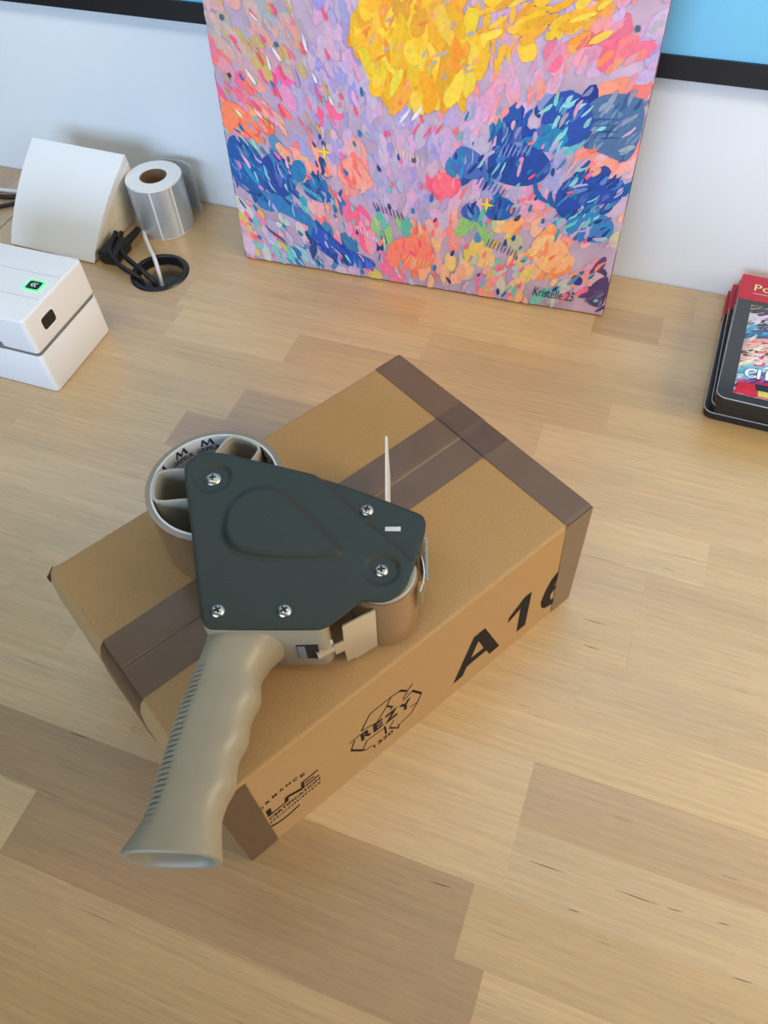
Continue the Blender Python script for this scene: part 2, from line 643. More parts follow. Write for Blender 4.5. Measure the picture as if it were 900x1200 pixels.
# ------------------------------------------------------------------ painting leaning on the wall
PW, PH, PD = 0.4056, 0.508, 0.018
LEAN = math.radians(5.0)
pt = tag(empty('painting', (-0.4437, 0.6623, PD * math.sin(LEAN) + 0.0003), (-LEAN, 0, math.radians(2.2867))),
         'colourful abstract canvas painting leaning against the wall', 'painting')
canvas = box('canvas', (0, 0, 0), (PW, PD, PH), mat('canvas_ground', C(196, 168, 190), 0.6, var=0.2, vscale=30), pt, bevel=0.0015, seg=2)

PAL = {'tan': [(200, 176, 165), (214, 170, 160), (190, 170, 175), (205, 170, 110), (228, 160, 150), (176, 166, 170)],
       'lil': [(188, 165, 205), (170, 155, 205), (205, 175, 205), (196, 172, 196), (220, 170, 200)],
       'cor': [(250, 130, 130), (246, 120, 110), (238, 150, 150), (240, 110, 140), (222, 150, 165)],
       'pnk': [(240, 120, 150), (246, 150, 165), (225, 150, 180), (250, 100, 140)],
       'hot': [(250, 70, 140), (246, 110, 160), (228, 140, 180), (200, 160, 170)],
       'org': [(255, 130, 90), (255, 110, 70), (252, 150, 120), (255, 170, 130)],
       'pch': [(255, 170, 140), (250, 150, 140), (240, 170, 165), (225, 170, 180), (255, 130, 120)],
       'blu': [(20, 90, 160), (30, 70, 150), (40, 120, 175), (20, 60, 120), (60, 130, 180), (95, 135, 185)],
       'blu2': [(35, 80, 165), (30, 60, 145), (60, 110, 180), (110, 140, 195), (40, 130, 180), (140, 140, 190)],
       'teal': [(50, 150, 180), (110, 190, 190), (40, 120, 170), (140, 205, 200)],
       'mix': [(250, 150, 150), (205, 180, 200), (210, 190, 90), (120, 190, 180), (245, 120, 150), (180, 160, 200), (200, 200, 190)],
       'grn': [(100, 180, 160), (150, 190, 120), (80, 150, 190), (190, 200, 140)],
       'yel': [(235, 205, 110), (250, 190, 130), (225, 190, 80), (245, 170, 150), (200, 195, 160)],
       'pnkl': [(240, 160, 175), (226, 160, 190), (245, 150, 140), (215, 170, 205)],
       'hotp': [(255, 95, 130), (250, 120, 140), (255, 140, 150)],
       'orp': [(255, 175, 115), (255, 160, 100), (250, 190, 140), (255, 140, 90), (240, 200, 120)],
       'sla': [(95, 125, 160), (80, 110, 150), (120, 145, 170), (50, 80, 140), (150, 160, 180)],
       'pur': [(80, 60, 105), (100, 70, 120), (60, 55, 110)],
       'gold': [(245, 180, 20), (250, 195, 30), (238, 165, 20), (252, 205, 60), (240, 160, 40)],
       'golp': [(245, 185, 40), (225, 165, 180), (250, 200, 60), (205, 165, 195), (246, 170, 60)]}
ZON = [(6, 249, 'tan'), (49, 249, 'tan'), (92, 256, 'tan'), (114, 233, 'lil'), (45, 221, 'tan'), (79, 213, 'tan'), (6, 202, 'cor'), (27, 193, 'cor'), (7, 179, 'pnk'), (63, 193, 'hot'), (93, 188, 'lil'), (8, 159, 'org'), (35, 150, 'org'), (62, 149, 'pch'), (12, 126, 'blu'), (28, 106, 'blu'), (58, 110, 'blu'), (35, 84, 'blu'), (78, 121, 'pch'), (90, 156, 'lil'), (119, 175, 'pnk'), (121, 143, 'lil'), (85, 100, 'blu'), (68, 74, 'teal'), (103, 93, 'blu'), (128, 114, 'pch'), (143, 129, 'pch'), (160, 114, 'lil'), (165, 140, 'lil'), (178, 99, 'lil'), (19, 43, 'mix'), (49, 37, 'mix'), (15, 16, 'mix'), (70, 50, 'mix'), (89, 38, 'blu'), (118, 23, 'blu'), (148, 19, 'blu'), (101, 65, 'pch'), (139, 56, 'pnk'), (67, 14, 'teal'), (195, 160, 'lil'), (212, 146, 'lil'), (205, 111, 'lil'), (230, 119, 'hotp'), (231, 97, 'lil'), (173, 66, 'grn'), (187, 49, 'org'), (206, 37, 'org'), (234, 32, 'yel'), (245, 158, 'lil'), (245, 173, 'pnkl'), (274, 199, 'pnkl'), (289, 207, 'pnkl'), (263, 136, 'blu'), (250, 142, 'blu'), (287, 147, 'blu2'), (293, 171, 'blu2'), (310, 158, 'blu2'), (328, 197, 'blu2'), (349, 206, 'blu2'), (337, 184, 'teal'), (358, 193, 'sla'), (380, 195, 'sla'), (392, 204, 'sla'), (397, 183, 'sla'), (371, 165, 'pch'), (397, 164, 'pch'), (328, 144, 'lil'), (298, 124, 'lil'), (266, 107, 'lil'), (291, 102, 'blu'), (314, 122, 'pnkl'), (360, 136, 'blu'), (377, 130, 'blu'), (391, 136, 'blu'), (365, 108, 'blu'), (383, 98, 'teal'), (350, 97, 'teal'), (398, 104, 'yel'), (333, 108, 'pnkl'), (241, 76, 'pch'), (268, 76, 'grn'), (295, 61, 'yel'), (271, 38, 'yel'), (321, 66, 'orp'), (337, 73, 'orp'), (349, 51, 'orp'), (307, 34, 'mix'), (372, 65, 'pch'), (385, 38, 'pch'), (396, 26, 'pur'), (402, 41, 'pur'), (362, 19, 'mix'), (273, 8, 'mix'), (326, 23, 'yel'), (167, 10, 'mix'), (117, 4, 'lil'), (321, 244, 'cor'), (344, 233, 'pnkl'), (356, 247, 'cor'), (367, 260, 'cor'), (378, 273, 'pnkl'), (392, 268, 'lil'), (401, 244, 'lil'), (373, 229, 'org'), (353, 224, 'org'), (394, 231, 'cor'), (317, 224, 'pnkl'), (287, 221, 'pnkl'), (194, 260, 'gold'), (164, 257, 'gold'), (225, 256, 'gold'), (171, 224, 'gold'), (195, 205, 'gold'), (226, 215, 'gold'), (210, 235, 'gold'), (241, 237, 'gold'), (254, 258, 'golp'), (283, 260, 'golp'), (310, 271, 'golp'), (344, 277, 'golp'), (278, 237, 'golp'), (136, 185, 'lil'), (139, 229, 'lil'), (132, 255, 'lil'), (170, 173, 'lil'), (243, 199, 'lil'), (385, 256, 'cor'), (400, 218, 'cor'),
       (200, 330, 'golp'), (60, 320, 'tan'), (40, 400, 'pnk'), (130, 390, 'lil'), (220, 420, 'pnkl'), (320, 360, 'pnkl'), (370, 420, 'lil'), (90, 470, 'tan'), (300, 470, 'cor'), (380, 330, 'cor')]


class Painter:
    """collects flat dabs of paint (thin stacked polygons) with a colour per dab"""

    def __init__(self, step=4e-7, clip=None):
        self.v, self.f, self.c, self.n, self.step, self.clip = [], [], [], 0, step, clip

    def poly(self, pts, col):
        b = len(self.v)
        d = 0.00012 + self.n * self.step
        self.n += 1
        for x, y in pts:
            if self.clip:
                x = min(max(x, self.clip[0]), self.clip[2])
                y = min(max(y, self.clip[1]), self.clip[3])
            self.v.append((x, y, d))
        self.f.append(tuple(range(b, b + len(pts))))
        self.c.append(col)

    def dab(self, x, y, L, W, ang, col, taper=0.0, bend=0.0, n=10):
        ca, sa = math.cos(ang), math.sin(ang)
        pts = []
        for k in range(n):
            a = 2 * PI * k / n
            px, py = math.cos(a) * L / 2, math.sin(a) * W / 2
            py *= 1 - taper * math.cos(a)
            py += bend * (px * px) / max(L, 1e-6)
            q = 1 + rnd.uniform(-0.12, 0.12)
            pts.append((x + (px * ca - py * sa) * q, y + (px * sa + py * ca) * q))
        self.poly(pts, col)

    def geo(self, vf, col):
        vs, fs = vf
        for f in fs:
            self.poly([vs[i] for i in f], col)
            self.n -= 1
        self.n += 1

    def build(self, name, m, parent, xf):
        me = bpy.data.meshes.new(name)
        me.from_pydata([xf(*v) for v in self.v], [], self.f)
        ca = me.color_attributes.new('paint', 'FLOAT_COLOR', 'CORNER')
        arr = np.empty((len(me.loops), 4), dtype=np.float32)
        i = 0
        for f, c in zip(self.f, self.c):
            arr[i:i + len(f)] = C(*c)
            i += len(f)
        ca.data.foreach_set('color', arr.ravel())
        me.materials.append(m)
        return link(bpy.data.objects.new(name, me), parent)


ZX = np.array([(z[0], z[1]) for z in ZON], float)


def zone(x, y, jit=7):
    d = (ZX[:, 0] - x - rnd.gauss(0, jit)) ** 2 + (ZX[:, 1] - y - rnd.gauss(0, jit)) ** 2
    return ZON[int(np.argmin(d))][2]


def flow(x):
    t = (x - 200) / 200.0
    return math.radians(-90 - 0 + (38 * max(-1, min(1, -t)) * -1)) if False else math.radians(90 - 40 * max(-1, min(1, t)) if t > 0 else 90 - 40 * max(-1, t))


def jc(c, a=10):
    return tuple(max(0, min(255, v + rnd.uniform(-a, a))) for v in c)


P = Painter(clip=(0.4, 0.4, PW * 1000 - 0.4, PH * 1000 - 0.4))
P.step = 4e-7


def lean_dir(x):
    # brush marks fan: left half leans like a backslash, right half like a slash
    t = max(-1.0, min(1.0, (x - 205) / 190.0))
    return math.radians(90 - 42 * t)


for i in range(1000):       # broad underpainting
    x, y = rnd.uniform(0, 406), rnd.uniform(0, 508)
    z = zone(x, y, 3)
    P.dab(x, y, rnd.uniform(18, 32), rnd.uniform(9, 16), lean_dir(x) + rnd.gauss(0, 0.3), jc(rnd.choice(PAL[z]), 8))
for i in range(820):      # middling strokes
    x, y = rnd.uniform(0, 406), rnd.uniform(0, 300) if i < 620 else rnd.uniform(290, 508)
    z = zone(x, y, 4)
    if z.startswith('blu') or z == 'sla':
        continue
    P.dab(x, y, rnd.uniform(9, 20), rnd.uniform(3, 7.5), lean_dir(x) + rnd.gauss(0, 0.25), jc(rnd.choice(PAL[z]), 9), rnd.uniform(-0.5, 0.5), rnd.uniform(-0.4, 0.4), n=12)


def hill(pts, col, marks, hatch=None):
    poly_ = smooth_poly(pts, 3)
    P.poly(poly_, col)
    xs_, ys_ = [p_[0] for p_ in poly_], [p_[1] for p_ in poly_]
    arr = np.array(poly_)
    for _ in range(marks):
        x, y = rnd.uniform(min(xs_), max(xs_)), rnd.uniform(min(ys_), max(ys_))
        if poly_sdf_(np.array([[x, y]]), arr)[0] > 1.5:
            c = rnd.choice(hatch or [(60, 120, 180), (24, 60, 130), (40, 140, 185), (110, 140, 190), (80, 100, 170)])
            P.dab(x, y, rnd.uniform(8, 18), rnd.uniform(1.6, 4.5), lean_dir(x) + rnd.gauss(0, 0.3), jc(c, 10), 0.3, rnd.uniform(-0.5, 0.5))


def poly_sdf_(Pq, Q):
    d = np.full(len(Pq), 1e9)
    ins = np.zeros(len(Pq), bool)
    for i in range(len(Q)):
        a, b = Q[i], Q[(i + 1) % len(Q)]
        e = b - a
        t = np.clip(((Pq - a) @ e) / (e @ e + 1e-12), 0, 1)
        d = np.minimum(d, np.linalg.norm(Pq - (a + t[:, None] * e), axis=1))
        if (a[1] > Pq[0, 1]) != (b[1] > Pq[0, 1]) and Pq[0, 0] < (b[0] - a[0]) * (Pq[0, 1] - a[1]) / (b[1] - a[1]) + a[0]:
            ins = ~ins
    return np.where(ins, d, -d)


SL = [(112, 140, 168), (60, 90, 140), (140, 150, 175), (50, 80, 140)]
hill([(352, 170), (350, 195), (362, 214), (386, 218), (404, 212), (405, 180), (398, 158), (380, 165)], (80, 112, 155), 40, SL)
hill([(318, 172), (318, 196), (326, 212), (342, 216), (358, 208), (364, 190), (356, 172), (336, 166)], (40, 78, 165), 26, [(130, 195, 200), (60, 120, 185), (150, 205, 210), (36, 60, 140), (100, 150, 190)])
hill([(272, 132), (274, 160), (284, 182), (297, 187), (310, 180), (322, 162), (334, 150), (326, 132), (300, 124)], (30, 72, 155), 44)
hill([(308, 168), (318, 186), (334, 184), (346, 176), (338, 164), (322, 160)], (36, 130, 180), 8)
hill([(236, 140), (244, 158), (258, 156), (270, 148), (274, 132), (262, 126), (246, 128)], (70, 110, 180), 14)
hill([(338, 118), (346, 138), (362, 146), (380, 142), (398, 148), (402, 128), (388, 112), (366, 100), (346, 100)], (34, 74, 165), 40)
hill([(350, 88), (360, 108), (384, 112), (400, 102), (396, 84), (374, 78)], (50, 130, 185), 22)
hill([(0, 92), (0, 136), (16, 142), (34, 128), (44, 108), (40, 84), (20, 78)], (22, 88, 160), 34)
hill([(34, 92), (36, 118), (50, 128), (66, 122), (76, 106), (72, 88), (54, 78)], (30, 66, 150), 30)
hill([(68, 104), (72, 122), (84, 124), (88, 110), (80, 98)], (30, 120, 175), 4)
hill([(80, 88), (86, 106), (98, 110), (112, 96), (116, 84), (98, 80)], (20, 92, 165), 12)
hill([(22, 70), (40, 86), (66, 78), (84, 66), (96, 48), (80, 52), (52, 64), (34, 62)], (44, 118, 176), 26)
hill([(84, 44), (92, 56), (104, 46), (128, 30), (154, 24), (160, 14), (140, 10), (112, 14), (94, 24)], (36, 80, 178), 28, [(30, 60, 160), (80, 110, 200), (150, 150, 215), (20, 50, 140)])
hill([(272, 96), (280, 112), (296, 114), (306, 102), (296, 90), (280, 88)], (28, 96, 165), 10)
hill([(248, 92), (256, 104), (268, 102), (270, 90), (258, 84)], (60, 90, 170), 8)
hill([(384, 16), (388, 34), (396, 44), (405, 48), (405, 10), (394, 10)], (84, 62, 108), 10, [(110, 80, 130), (60, 50, 100), (140, 110, 150)])
hill([(366, 34), (370, 44), (380, 40), (378, 30)], (40, 60, 140), 2)
hill([(322, 60), (326, 78), (342, 84), (358, 74), (366, 56), (356, 40), (336, 40)], (255, 182, 128), 26, [(255, 160, 100), (250, 200, 140), (255, 140, 90), (252, 196, 110)])
hill([(168, 22), (176, 50), (198, 58), (222, 50), (226, 30), (208, 20), (186, 16)], (255, 130, 105), 30, [(255, 100, 110), (255, 160, 130), (255, 120, 80), (252, 90, 120)])
hill([(218, 108), (222, 128), (238, 130), (246, 116), (240, 104)], (255, 110, 130), 12, [(255, 90, 130), (255, 150, 140), (250, 130, 120)])
hill([(0, 146), (2, 172), (16, 174), (36, 160), (42, 148), (26, 138), (10, 140)], (255, 132, 92), 14, [(255, 110, 60), (255, 160, 130), (250, 140, 110)])
hill([(120, 108), (124, 128), (140, 136), (156, 118), (160, 104), (142, 100)], (252, 160, 138), 16, [(255, 120, 100), (255, 180, 150), (250, 110, 120)])
for i in range(900):       # thin streaks over the blue parts
    x, y = rnd.uniform(0, 406), rnd.uniform(4, 225)
    z = zone(x, y, 6)
    if z in ('blu', 'blu2', 'sla', 'teal'):
        c = rnd.choice(PAL[z] + [(185, 165, 205), (140, 205, 205), (225, 165, 185)])
        P.dab(x, y, rnd.uniform(8, 19), rnd.uniform(1.4, 4.2), lean_dir(x) + rnd.gauss(0, 0.3), jc(c, 10), rnd.uniform(-0.4, 0.4), rnd.uniform(-0.5, 0.5))
for (x, y, r) in [(206, 258, 46), (196, 226, 38), (228, 232, 34), (176, 248, 30)]:   # a loose golden cloud of paint
    for i in range(70):
        a, d = rnd.uniform(0, 2 * PI), r * math.sqrt(rnd.random())
        P.dab(x + d * math.cos(a), y + d * math.sin(a), rnd.uniform(20, 38), rnd.uniform(8, 15), rnd.uniform(0.9, 2.2),
              jc(rnd.choice(PAL['gold']), 12), rnd.uniform(-0.4, 0.4), rnd.uniform(-0.4, 0.4))
for i in range(60):
    x, y = rnd.uniform(262, 360), rnd.uniform(250, 300)
    P.dab(x, y + (x - 300) * 0.12, rnd.uniform(12, 26), rnd.uniform(4, 8), rnd.uniform(0.2, 0.7), jc(rnd.choice(PAL['gold']), 12), 0.2)
for i in range(34):
    a, d = rnd.uniform(0, 2 * PI), 52 * math.sqrt(rnd.random())
    P.dab(205 + d * math.cos(a), 240 + 0.8 * d * math.sin(a), rnd.uniform(6, 13), rnd.uniform(2, 4), rnd.uniform(0.3, 1.4),
          jc(rnd.choice([(250, 170, 110), (190, 170, 150), (225, 190, 60), (235, 140, 40)]), 10))
for i in range(150):       # small leaf dabs
    x, y = rnd.uniform(4, 402), rnd.uniform(6, 200)
    c = rnd.choice([(20, 70, 140), (20, 120, 165), (255, 90, 120), (255, 120, 90), (40, 50, 130), (30, 110, 170), (240, 120, 170), (110, 190, 190)])
    P.dab(x, y, rnd.uniform(5, 10), rnd.uniform(2, 4), lean_dir(x) + rnd.gauss(0, 0.3), jc(c, 10), rnd.uniform(0.1, 0.6))
for i in range(60):
    x, y = rnd.uniform(10, 130), rnd.uniform(150, 262)
    P.dab(x, y, rnd.uniform(8, 18), rnd.uniform(1.6, 3.4), lean_dir(x) + rnd.gauss(0, 0.15), jc(rnd.choice([(250, 80, 110), (170, 160, 200), (215, 170, 70), (250, 120, 140), (235, 225, 225)]), 10), 0.4)
for cx, cy, n, dx, dy, L, ang, c in [(45, 34, 5, 4.2, -2.6, 13, 2.25, (50, 40, 110)), (176, 82, 8, 4.2, -1.0, 11, 1.9, (70, 60, 110)),
                                     (296, 60, 9, 3.6, -1.0, 13, 1.25, (80, 80, 110)), (196, 142, 7, 3.4, -1.0, 9, 1.75, (235, 220, 150)),
                                     (88, 92, 8, 4.0, -2.0, 11, 2.1, (120, 200, 200)), (115, 38, 9, 4.0, -3.2, 13, 2.2, (30, 70, 180)),
                                     (280, 122, 7, 4.0, -1.5, 13, 1.1, (40, 60, 140)), (206, 30, 7, 4.2, -0.6, 10, 1.2, (230, 210, 90)),
                                     (374, 190, 4, -2.0, 5.0, 22, 0.12, (50, 80, 140)), (360, 108, 7, 4.2, 1.0, 15, 0.9, (25, 80, 150)),
                                     (152, 52, 7, 3.4, -1.5, 9, 1.9, (225, 215, 235)), (300, 160, 7, 4.2, 0.6, 16, 1.2, (150, 150, 200))]:
    for k in range(n):     # rows of thin hatch marks
        P.dab(cx + (k - n / 2) * dx, cy + (k - n / 2) * dy, L * rnd.uniform(0.8, 1.1), 1.1, ang + rnd.gauss(0, 0.06), jc(c, 12), 0.2, n=8)
for x, y in [(108.5, 135), (275.2, 103.7)]:      # little four-point stars
    s = 8.5
    pts = []
    for k in range(8):
        a = PI / 2 + k * PI / 4
        r = s if k % 2 == 0 else s * 0.26
        pts.append((x + r * math.cos(a), y + r * math.sin(a)))
    P.poly(pts, (248, 214, 50))
for x, y in [(18.1, 246.7), (69.3, 228.4), (384.7, 266), (201, 138)]:
    P.dab(x, y, 5, 5, 0, (80, 98, 110))
for x, y, L, a in [(324, 120, 26, -0.85), (336, 116, 20, -1.1)]:
    P.dab(x, y, L, 5.5, a, (28, 96, 165), 0.2, 0.8)
for x, y in [(203, 168), (214, 166), (225, 170)]:
    P.dab(x, y, 13, 2.6, 1.0, (250, 90, 130), 0.2)
for x, y in [(192, 178), (204, 182)]:
    P.dab(x, y, 18, 3.2, 0.9, (232, 228, 240), 0.2)
P.geo(fit_text('Kristelle 25', 331, 12.0, 43, 10.5, shear=0.25), (40, 34, 70))
P.build('paint_strokes', M_PAINT, pt, lambda x, y, d: (x / 1000, -d, y / 1000))
# painted right and left sides of the canvas
for side in (0, 1):
    Q = Painter(clip=(0.3, 0.4, PD * 1000 - 0.3, PH * 1000 - 0.4))
    for i in range(220):
        y = rnd.uniform(0, 508)
        z = zone(400 if side else 4, y, 4)
        Q.dab(rnd.uniform(0, 18), y, rnd.uniform(10, 22), rnd.uniform(6, 12), rnd.uniform(0.6, 2.4), jc(rnd.choice(PAL[z]), 10))
    xs = PW if side else 0.0
    sg = 1 if side else -1
    Q.build('painted_side', M_PAINT, pt, lambda x, y, d, xs=xs, sg=sg: (xs + sg * d, x / 1000, y / 1000))

# ------------------------------------------------------------------ cardboard box
H = 0.12109
TH = 1.04614
BL, BW = 0.3014, 0.2026
T = 0.003
carton = tag(empty('cardboard_box', (-0.1497, 0.0787, 0), (0, 0, TH)),
             'brown cardboard box sealed with brown tape and printed A16', 'box')
# local x along the length, y across, front printed face is y = 0
FR = 0.0026
box('front_panel', (0, 0, 0.0003), (BL, T, H - FR), M_KRAFT, carton)
box('back_panel', (0, BW - T, 0.0003), (BL, BW, H - FR), M_KRAFT, carton)
box('end_panel', (BL - T, T, 0.0003), (BL, BW - T, H - 0.0002), M_KRAFT, carton, bevel=0.0008)
box('bottom_panel', (T, T, 0.0003), (BL - T, BW - T, 0.0033), M_KRAFT, carton)
SEAM = 0.1055


def flap(name, ya, yb, dz):
    """a top flap: a sheet that turns down over a rounded fold along its long edge"""
    front = ya < 0.05
    prof = []
    for k in range(7):
        t = PI / 2 * k / 6
        prof.append((FR - FR * math.cos(t), H - FR + FR * math.sin(t)))
    wid = yb - ya
    for k in range(1, 11):
        y = FR + (wid - FR) * k / 10
        prof.append((y, H + dz * min(1, y / 0.1)))
    inner = [(max(y, T), (H - FR if y < T else z - T)) for y, z in prof[::-1]]
    inner = [(wid, prof[-1][1] - T), (T, H - T - 0.0002), (T, H - FR - 0.0005), (0.0002, H - FR - 0.0005)]
    ring = prof + inner
    vs, fs = [], []
    nx, k = 20, len(ring)
    for i in range(nx + 1):
        x = 0.0003 + (BL - 0.0006) * i / nx
        for y, z in ring:
            vs.append((x, y if front else BW - y, z))
    for i in range(nx):
        for j in range(k):
            j2 = (j + 1) % k
            fs.append((i * k + j, (i + 1) * k + j, (i + 1) * k + j2, i * k + j2))
    fs.append(tuple(range(k)))
    fs.append(tuple(nx * k + j for j in range(k)))
    return sharp(mesh(name, vs, fs, M_KRAFT, carton), 40)


DZF, DZB = 0.0004, 0.0011
flap('top_flap', 0.0, SEAM - 0.0007, DZF)
flap('top_flap', SEAM + 0.0007, BW, DZB)
# end wall nearest the handle bulges outward
PROF = [(0.0004, H), (-0.0030, H - 0.0035), (-0.0062, H - 0.012), (-0.0082, H - 0.030), (-0.0086, H - 0.055), (-0.0070, H - 0.085), (-0.0035, 0.012), (-0.0015, 0.0003)]


def end_skin(name, y0, y1, off, th, m, prof=PROF, ny=10, wob=0.0):
    vs, fs = [], []
    k = len(prof)
    for lay in (0, 1):
        for j in range(ny + 1):
            y = y0 + (y1 - y0) * j / ny
            bul = 0.06 + 0.94 * min(1.0, max(0.0, y / 0.085)) ** 0.8 - 0.15 * max(0.0, y / BW - 0.7)
            for x, z in prof:
                vs.append((x * bul - off + (th if lay else 0) + wob * math.sin(j * 1.9 + z * 300), y, z + (off if z == H else 0)))
    n = (ny + 1) * k
    for j in range(ny):
        for q in range(k - 1):
            a, b, c, d = j * k + q, (j + 1) * k + q, (j + 1) * k + q + 1, j * k + q + 1
            fs += [(a, b, c, d), (n + a, n + d, n + c, n + b)]
        fs.append((j * k, n + j * k, n + (j + 1) * k, (j + 1) * k))
        fs.append((j * k + k - 1, (j + 1) * k + k - 1, n + (j + 1) * k + k - 1, n + j * k + k - 1))
    for q in range(k - 1):
        fs.append((q, q + 1, n + q + 1, n + q))
        e = ny * k
        fs.append((e + q, n + e + q, n + e + q + 1, e + q + 1))
    return sharp(mesh(name, vs, fs, m, carton), 60)


end_skin('end_panel', 0.0005, BW - 0.0004, 0.0, 0.0028, M_KRAFT)
# exposed corrugation at the far left corner
vs, fs = [], []
NK = 15
for k in range(NK):
    x = -0.0066 + 0.0072 * k / (NK - 1)
    o_ = 0.0009 if k % 2 else -0.0009
    zt_ = H - 0.0010 - 0.0062 * max(0, -x / 0.0066)
    for z in (zt_ - 0.006, zt_ + 0.0008):
        for dy in (0.0, 0.0005):
            vs.append((x, BW + 0.0004 + o_ + dy, z))
for k in range(NK - 1):
    b = k * 4
    fs += [(b, b + 4, b + 6, b + 2), (b + 1, b + 3, b + 7, b + 5), (b + 2, b + 6, b + 7, b + 3), (b, b + 1, b + 5, b + 4)]
mesh('corrugated_edge', vs, fs, M_KRAFT_EDGE, carton)


def ztop(y):
    if y < SEAM - 0.001:
        return H + DZF * min(1, y / 0.1)
    return H + DZB * min(1, (BW - y) / 0.1)


def sheet(name, rows, m, parent, th=0.00012):
    """thin strip through rows of points (each row has the same count)"""
    k = len(rows[0])
    vs = [p for r in rows for p in r]
    fs = []
    for i in range(len(rows) - 1):
        for j in range(k - 1):
            fs.append((i * k + j, i * k + j + 1, (i + 1) * k + j + 1, (i + 1) * k + j))
    o = mesh(name, vs, fs, m, parent)
    sharp(o, 50)
    return o


# centre tape along the seam, running on down the bulged end
ys = [0.0800, 0.085, 0.090, 0.095, 0.100, SEAM - 0.0028, SEAM - 0.0015, SEAM - 0.0009, SEAM - 0.0004, SEAM, SEAM + 0.0004, SEAM + 0.0009, SEAM + 0.0018, 0.112, 0.118, 0.124, 0.1302]


def ztape(y):
    if abs(y - SEAM) < 0.0008:
        t = (y - SEAM + 0.0008) / 0.0016
        return ztop(SEAM - 0.0012) * (1 - t) + ztop(SEAM + 0.0012) * t
    return ztop(y)


rows = []
for i in range(31):
    x = -0.0002 + (BL + 0.0002) * i / 30
    rows.append([(x, y, ztape(y) + 0.00025) for y in ys])
sheet('seam_tape', rows, M_TAPE, carton)
end_skin('end_tape', 0.0800, 0.1302, 0.0004, 0.0002, M_TAPE2, PROF[:5], 16, 0.00012)
# tape folded over the right-hand end edge: on the top and down the printed face
rows = []
for i in range(9):
    x = 0.2772 + (BL + 0.0004 - 0.2772) * i / 8
    rows.append([(x, y, ztape(y) + 0.0005 + (0.0003 if 0.078 < y < 0.132 else 0) - (FR * 0.45 if y < 0.0005 or y > BW - 0.0005 else 0)) for y in [BW * j / 80 for j in range(81)]])
sheet('edge_tape', rows, M_TAPE, carton)
rows = [[(BL + 0.0004, y, z) for y in (-0.0003, 0.06, 0.12, BW)] for z in (ztop(0.1) - 0.001, H - 0.012, H - 0.024)]
sheet('edge_tape', rows, M_TAPE, carton)
rows = []
for i in range(7):
    xw = lambda z: 0.2812 - 0.0050 * z / H + (BL + 0.0005 - (0.2812 - 0.0050 * z / H)) * i / 6
    rows.append([(xw(z), -0.0004 - 0.0003 * math.sin(j * 0.9 + i * 0.8) * 0.4, z) for j, z in enumerate([0.0006, 0.02, 0.04, 0.06, 0.08, 0.1, H - 0.001, H + 0.0005])])
sheet('edge_tape', rows, M_TAPE, carton)
# the crossing patch where the two tapes lie over each other
rows = [[(x, y, ztape(y) + 0.0011) for y in [0.0805 + 0.049 * j / 30 for j in range(31)]] for x in [0.2778 + 0.0236 * i / 4 for i in range(5)]]
sheet('tape_overlap', rows, M_TAPE2, carton)
# tape on the lower left corner of the printed face
rows = [[(x, -0.0004, z) for z in (0.0008, 0.03, 0.06, 0.09, H - 0.002)] for x in (-0.003, 0.008, 0.0185)]
sheet('corner_tape', rows, M_TAPE2, carton)


def face_print(name, vf, m=None):
    vs, fs = vf
    return mesh(name, [(x, -0.00018, z) for x, z in vs], fs, m or M_INK, carton)


def tri(poly, holes=()):
    allp = list(poly)
    edges = [(i, (i + 1) % len(poly)) for i in range(len(poly))]
    for h in holes:
        b = len(allp)
        allp += list(h)
        edges += [(b + i, b + (i + 1) % len(h)) for i in range(len(h))]
    v, e, f, *_ = delaunay_2d_cdt([Vector(p) for p in allp], edges, [], 1 if not holes else 2, 1e-9)
    if holes:
        out = []
        for q in f:
            cx = sum(v[i].x for i in q) / len(q)
            cy = sum(v[i].y for i in q) / len(q)
            inside = lambda P: sum(((P[i][1] > cy) != (P[i - 1][1] > cy)) and (cx < (P[i - 1][0] - P[i][0]) * (cy - P[i][1]) / (P[i - 1][1] - P[i][1]) + P[i][0]) for i in range(len(P))) % 2
            if inside(poly) and not any(inside(h) for h in holes):
                out.append(tuple(q))
        f = out
    return [(p.x, p.y) for p in v], [tuple(q) for q in f]


mm = lambda pts: [(x / 1000, z / 1000) for x, z in pts]
face_print('printed_letter', tri(mm([(177.0, 18), (186.4, 18), (190.0, 28.7), (209.4, 28.7), (213.2, 18), (223.4, 18), (205.4, 68), (194.8, 68)]), [mm([(193.7, 37.6), (206.2, 37.0), (199.9, 56.0)])]))
face_print('printed_digit', tri(mm([(241.6, 17), (250.8, 17), (251.2, 66), (244.0, 66), (229.8, 52.5), (229.8, 45.5), (241.4, 53)])))
body6 = [(279.4, 64.4), (272.2, 58.5), (267.8, 47.4), (265.0, 34.0), (267.3, 23.8), (271.1, 18.1), (280, 14.2), (289, 17), (295, 24), (296.5, 33), (293, 42), (287, 46.5), (281.5, 46), (277, 42.5), (279.5, 52), (285, 57.5), (292, 60), (292, 67)]
hole6 = [(276.2, 27.5), (275.6, 34), (279.5, 38.5), (284, 38), (286.5, 33), (285.5, 26.5), (281, 23), (278, 23.5)]
face_print('printed_digit', tri(mm(body6), [mm(hole6)]))
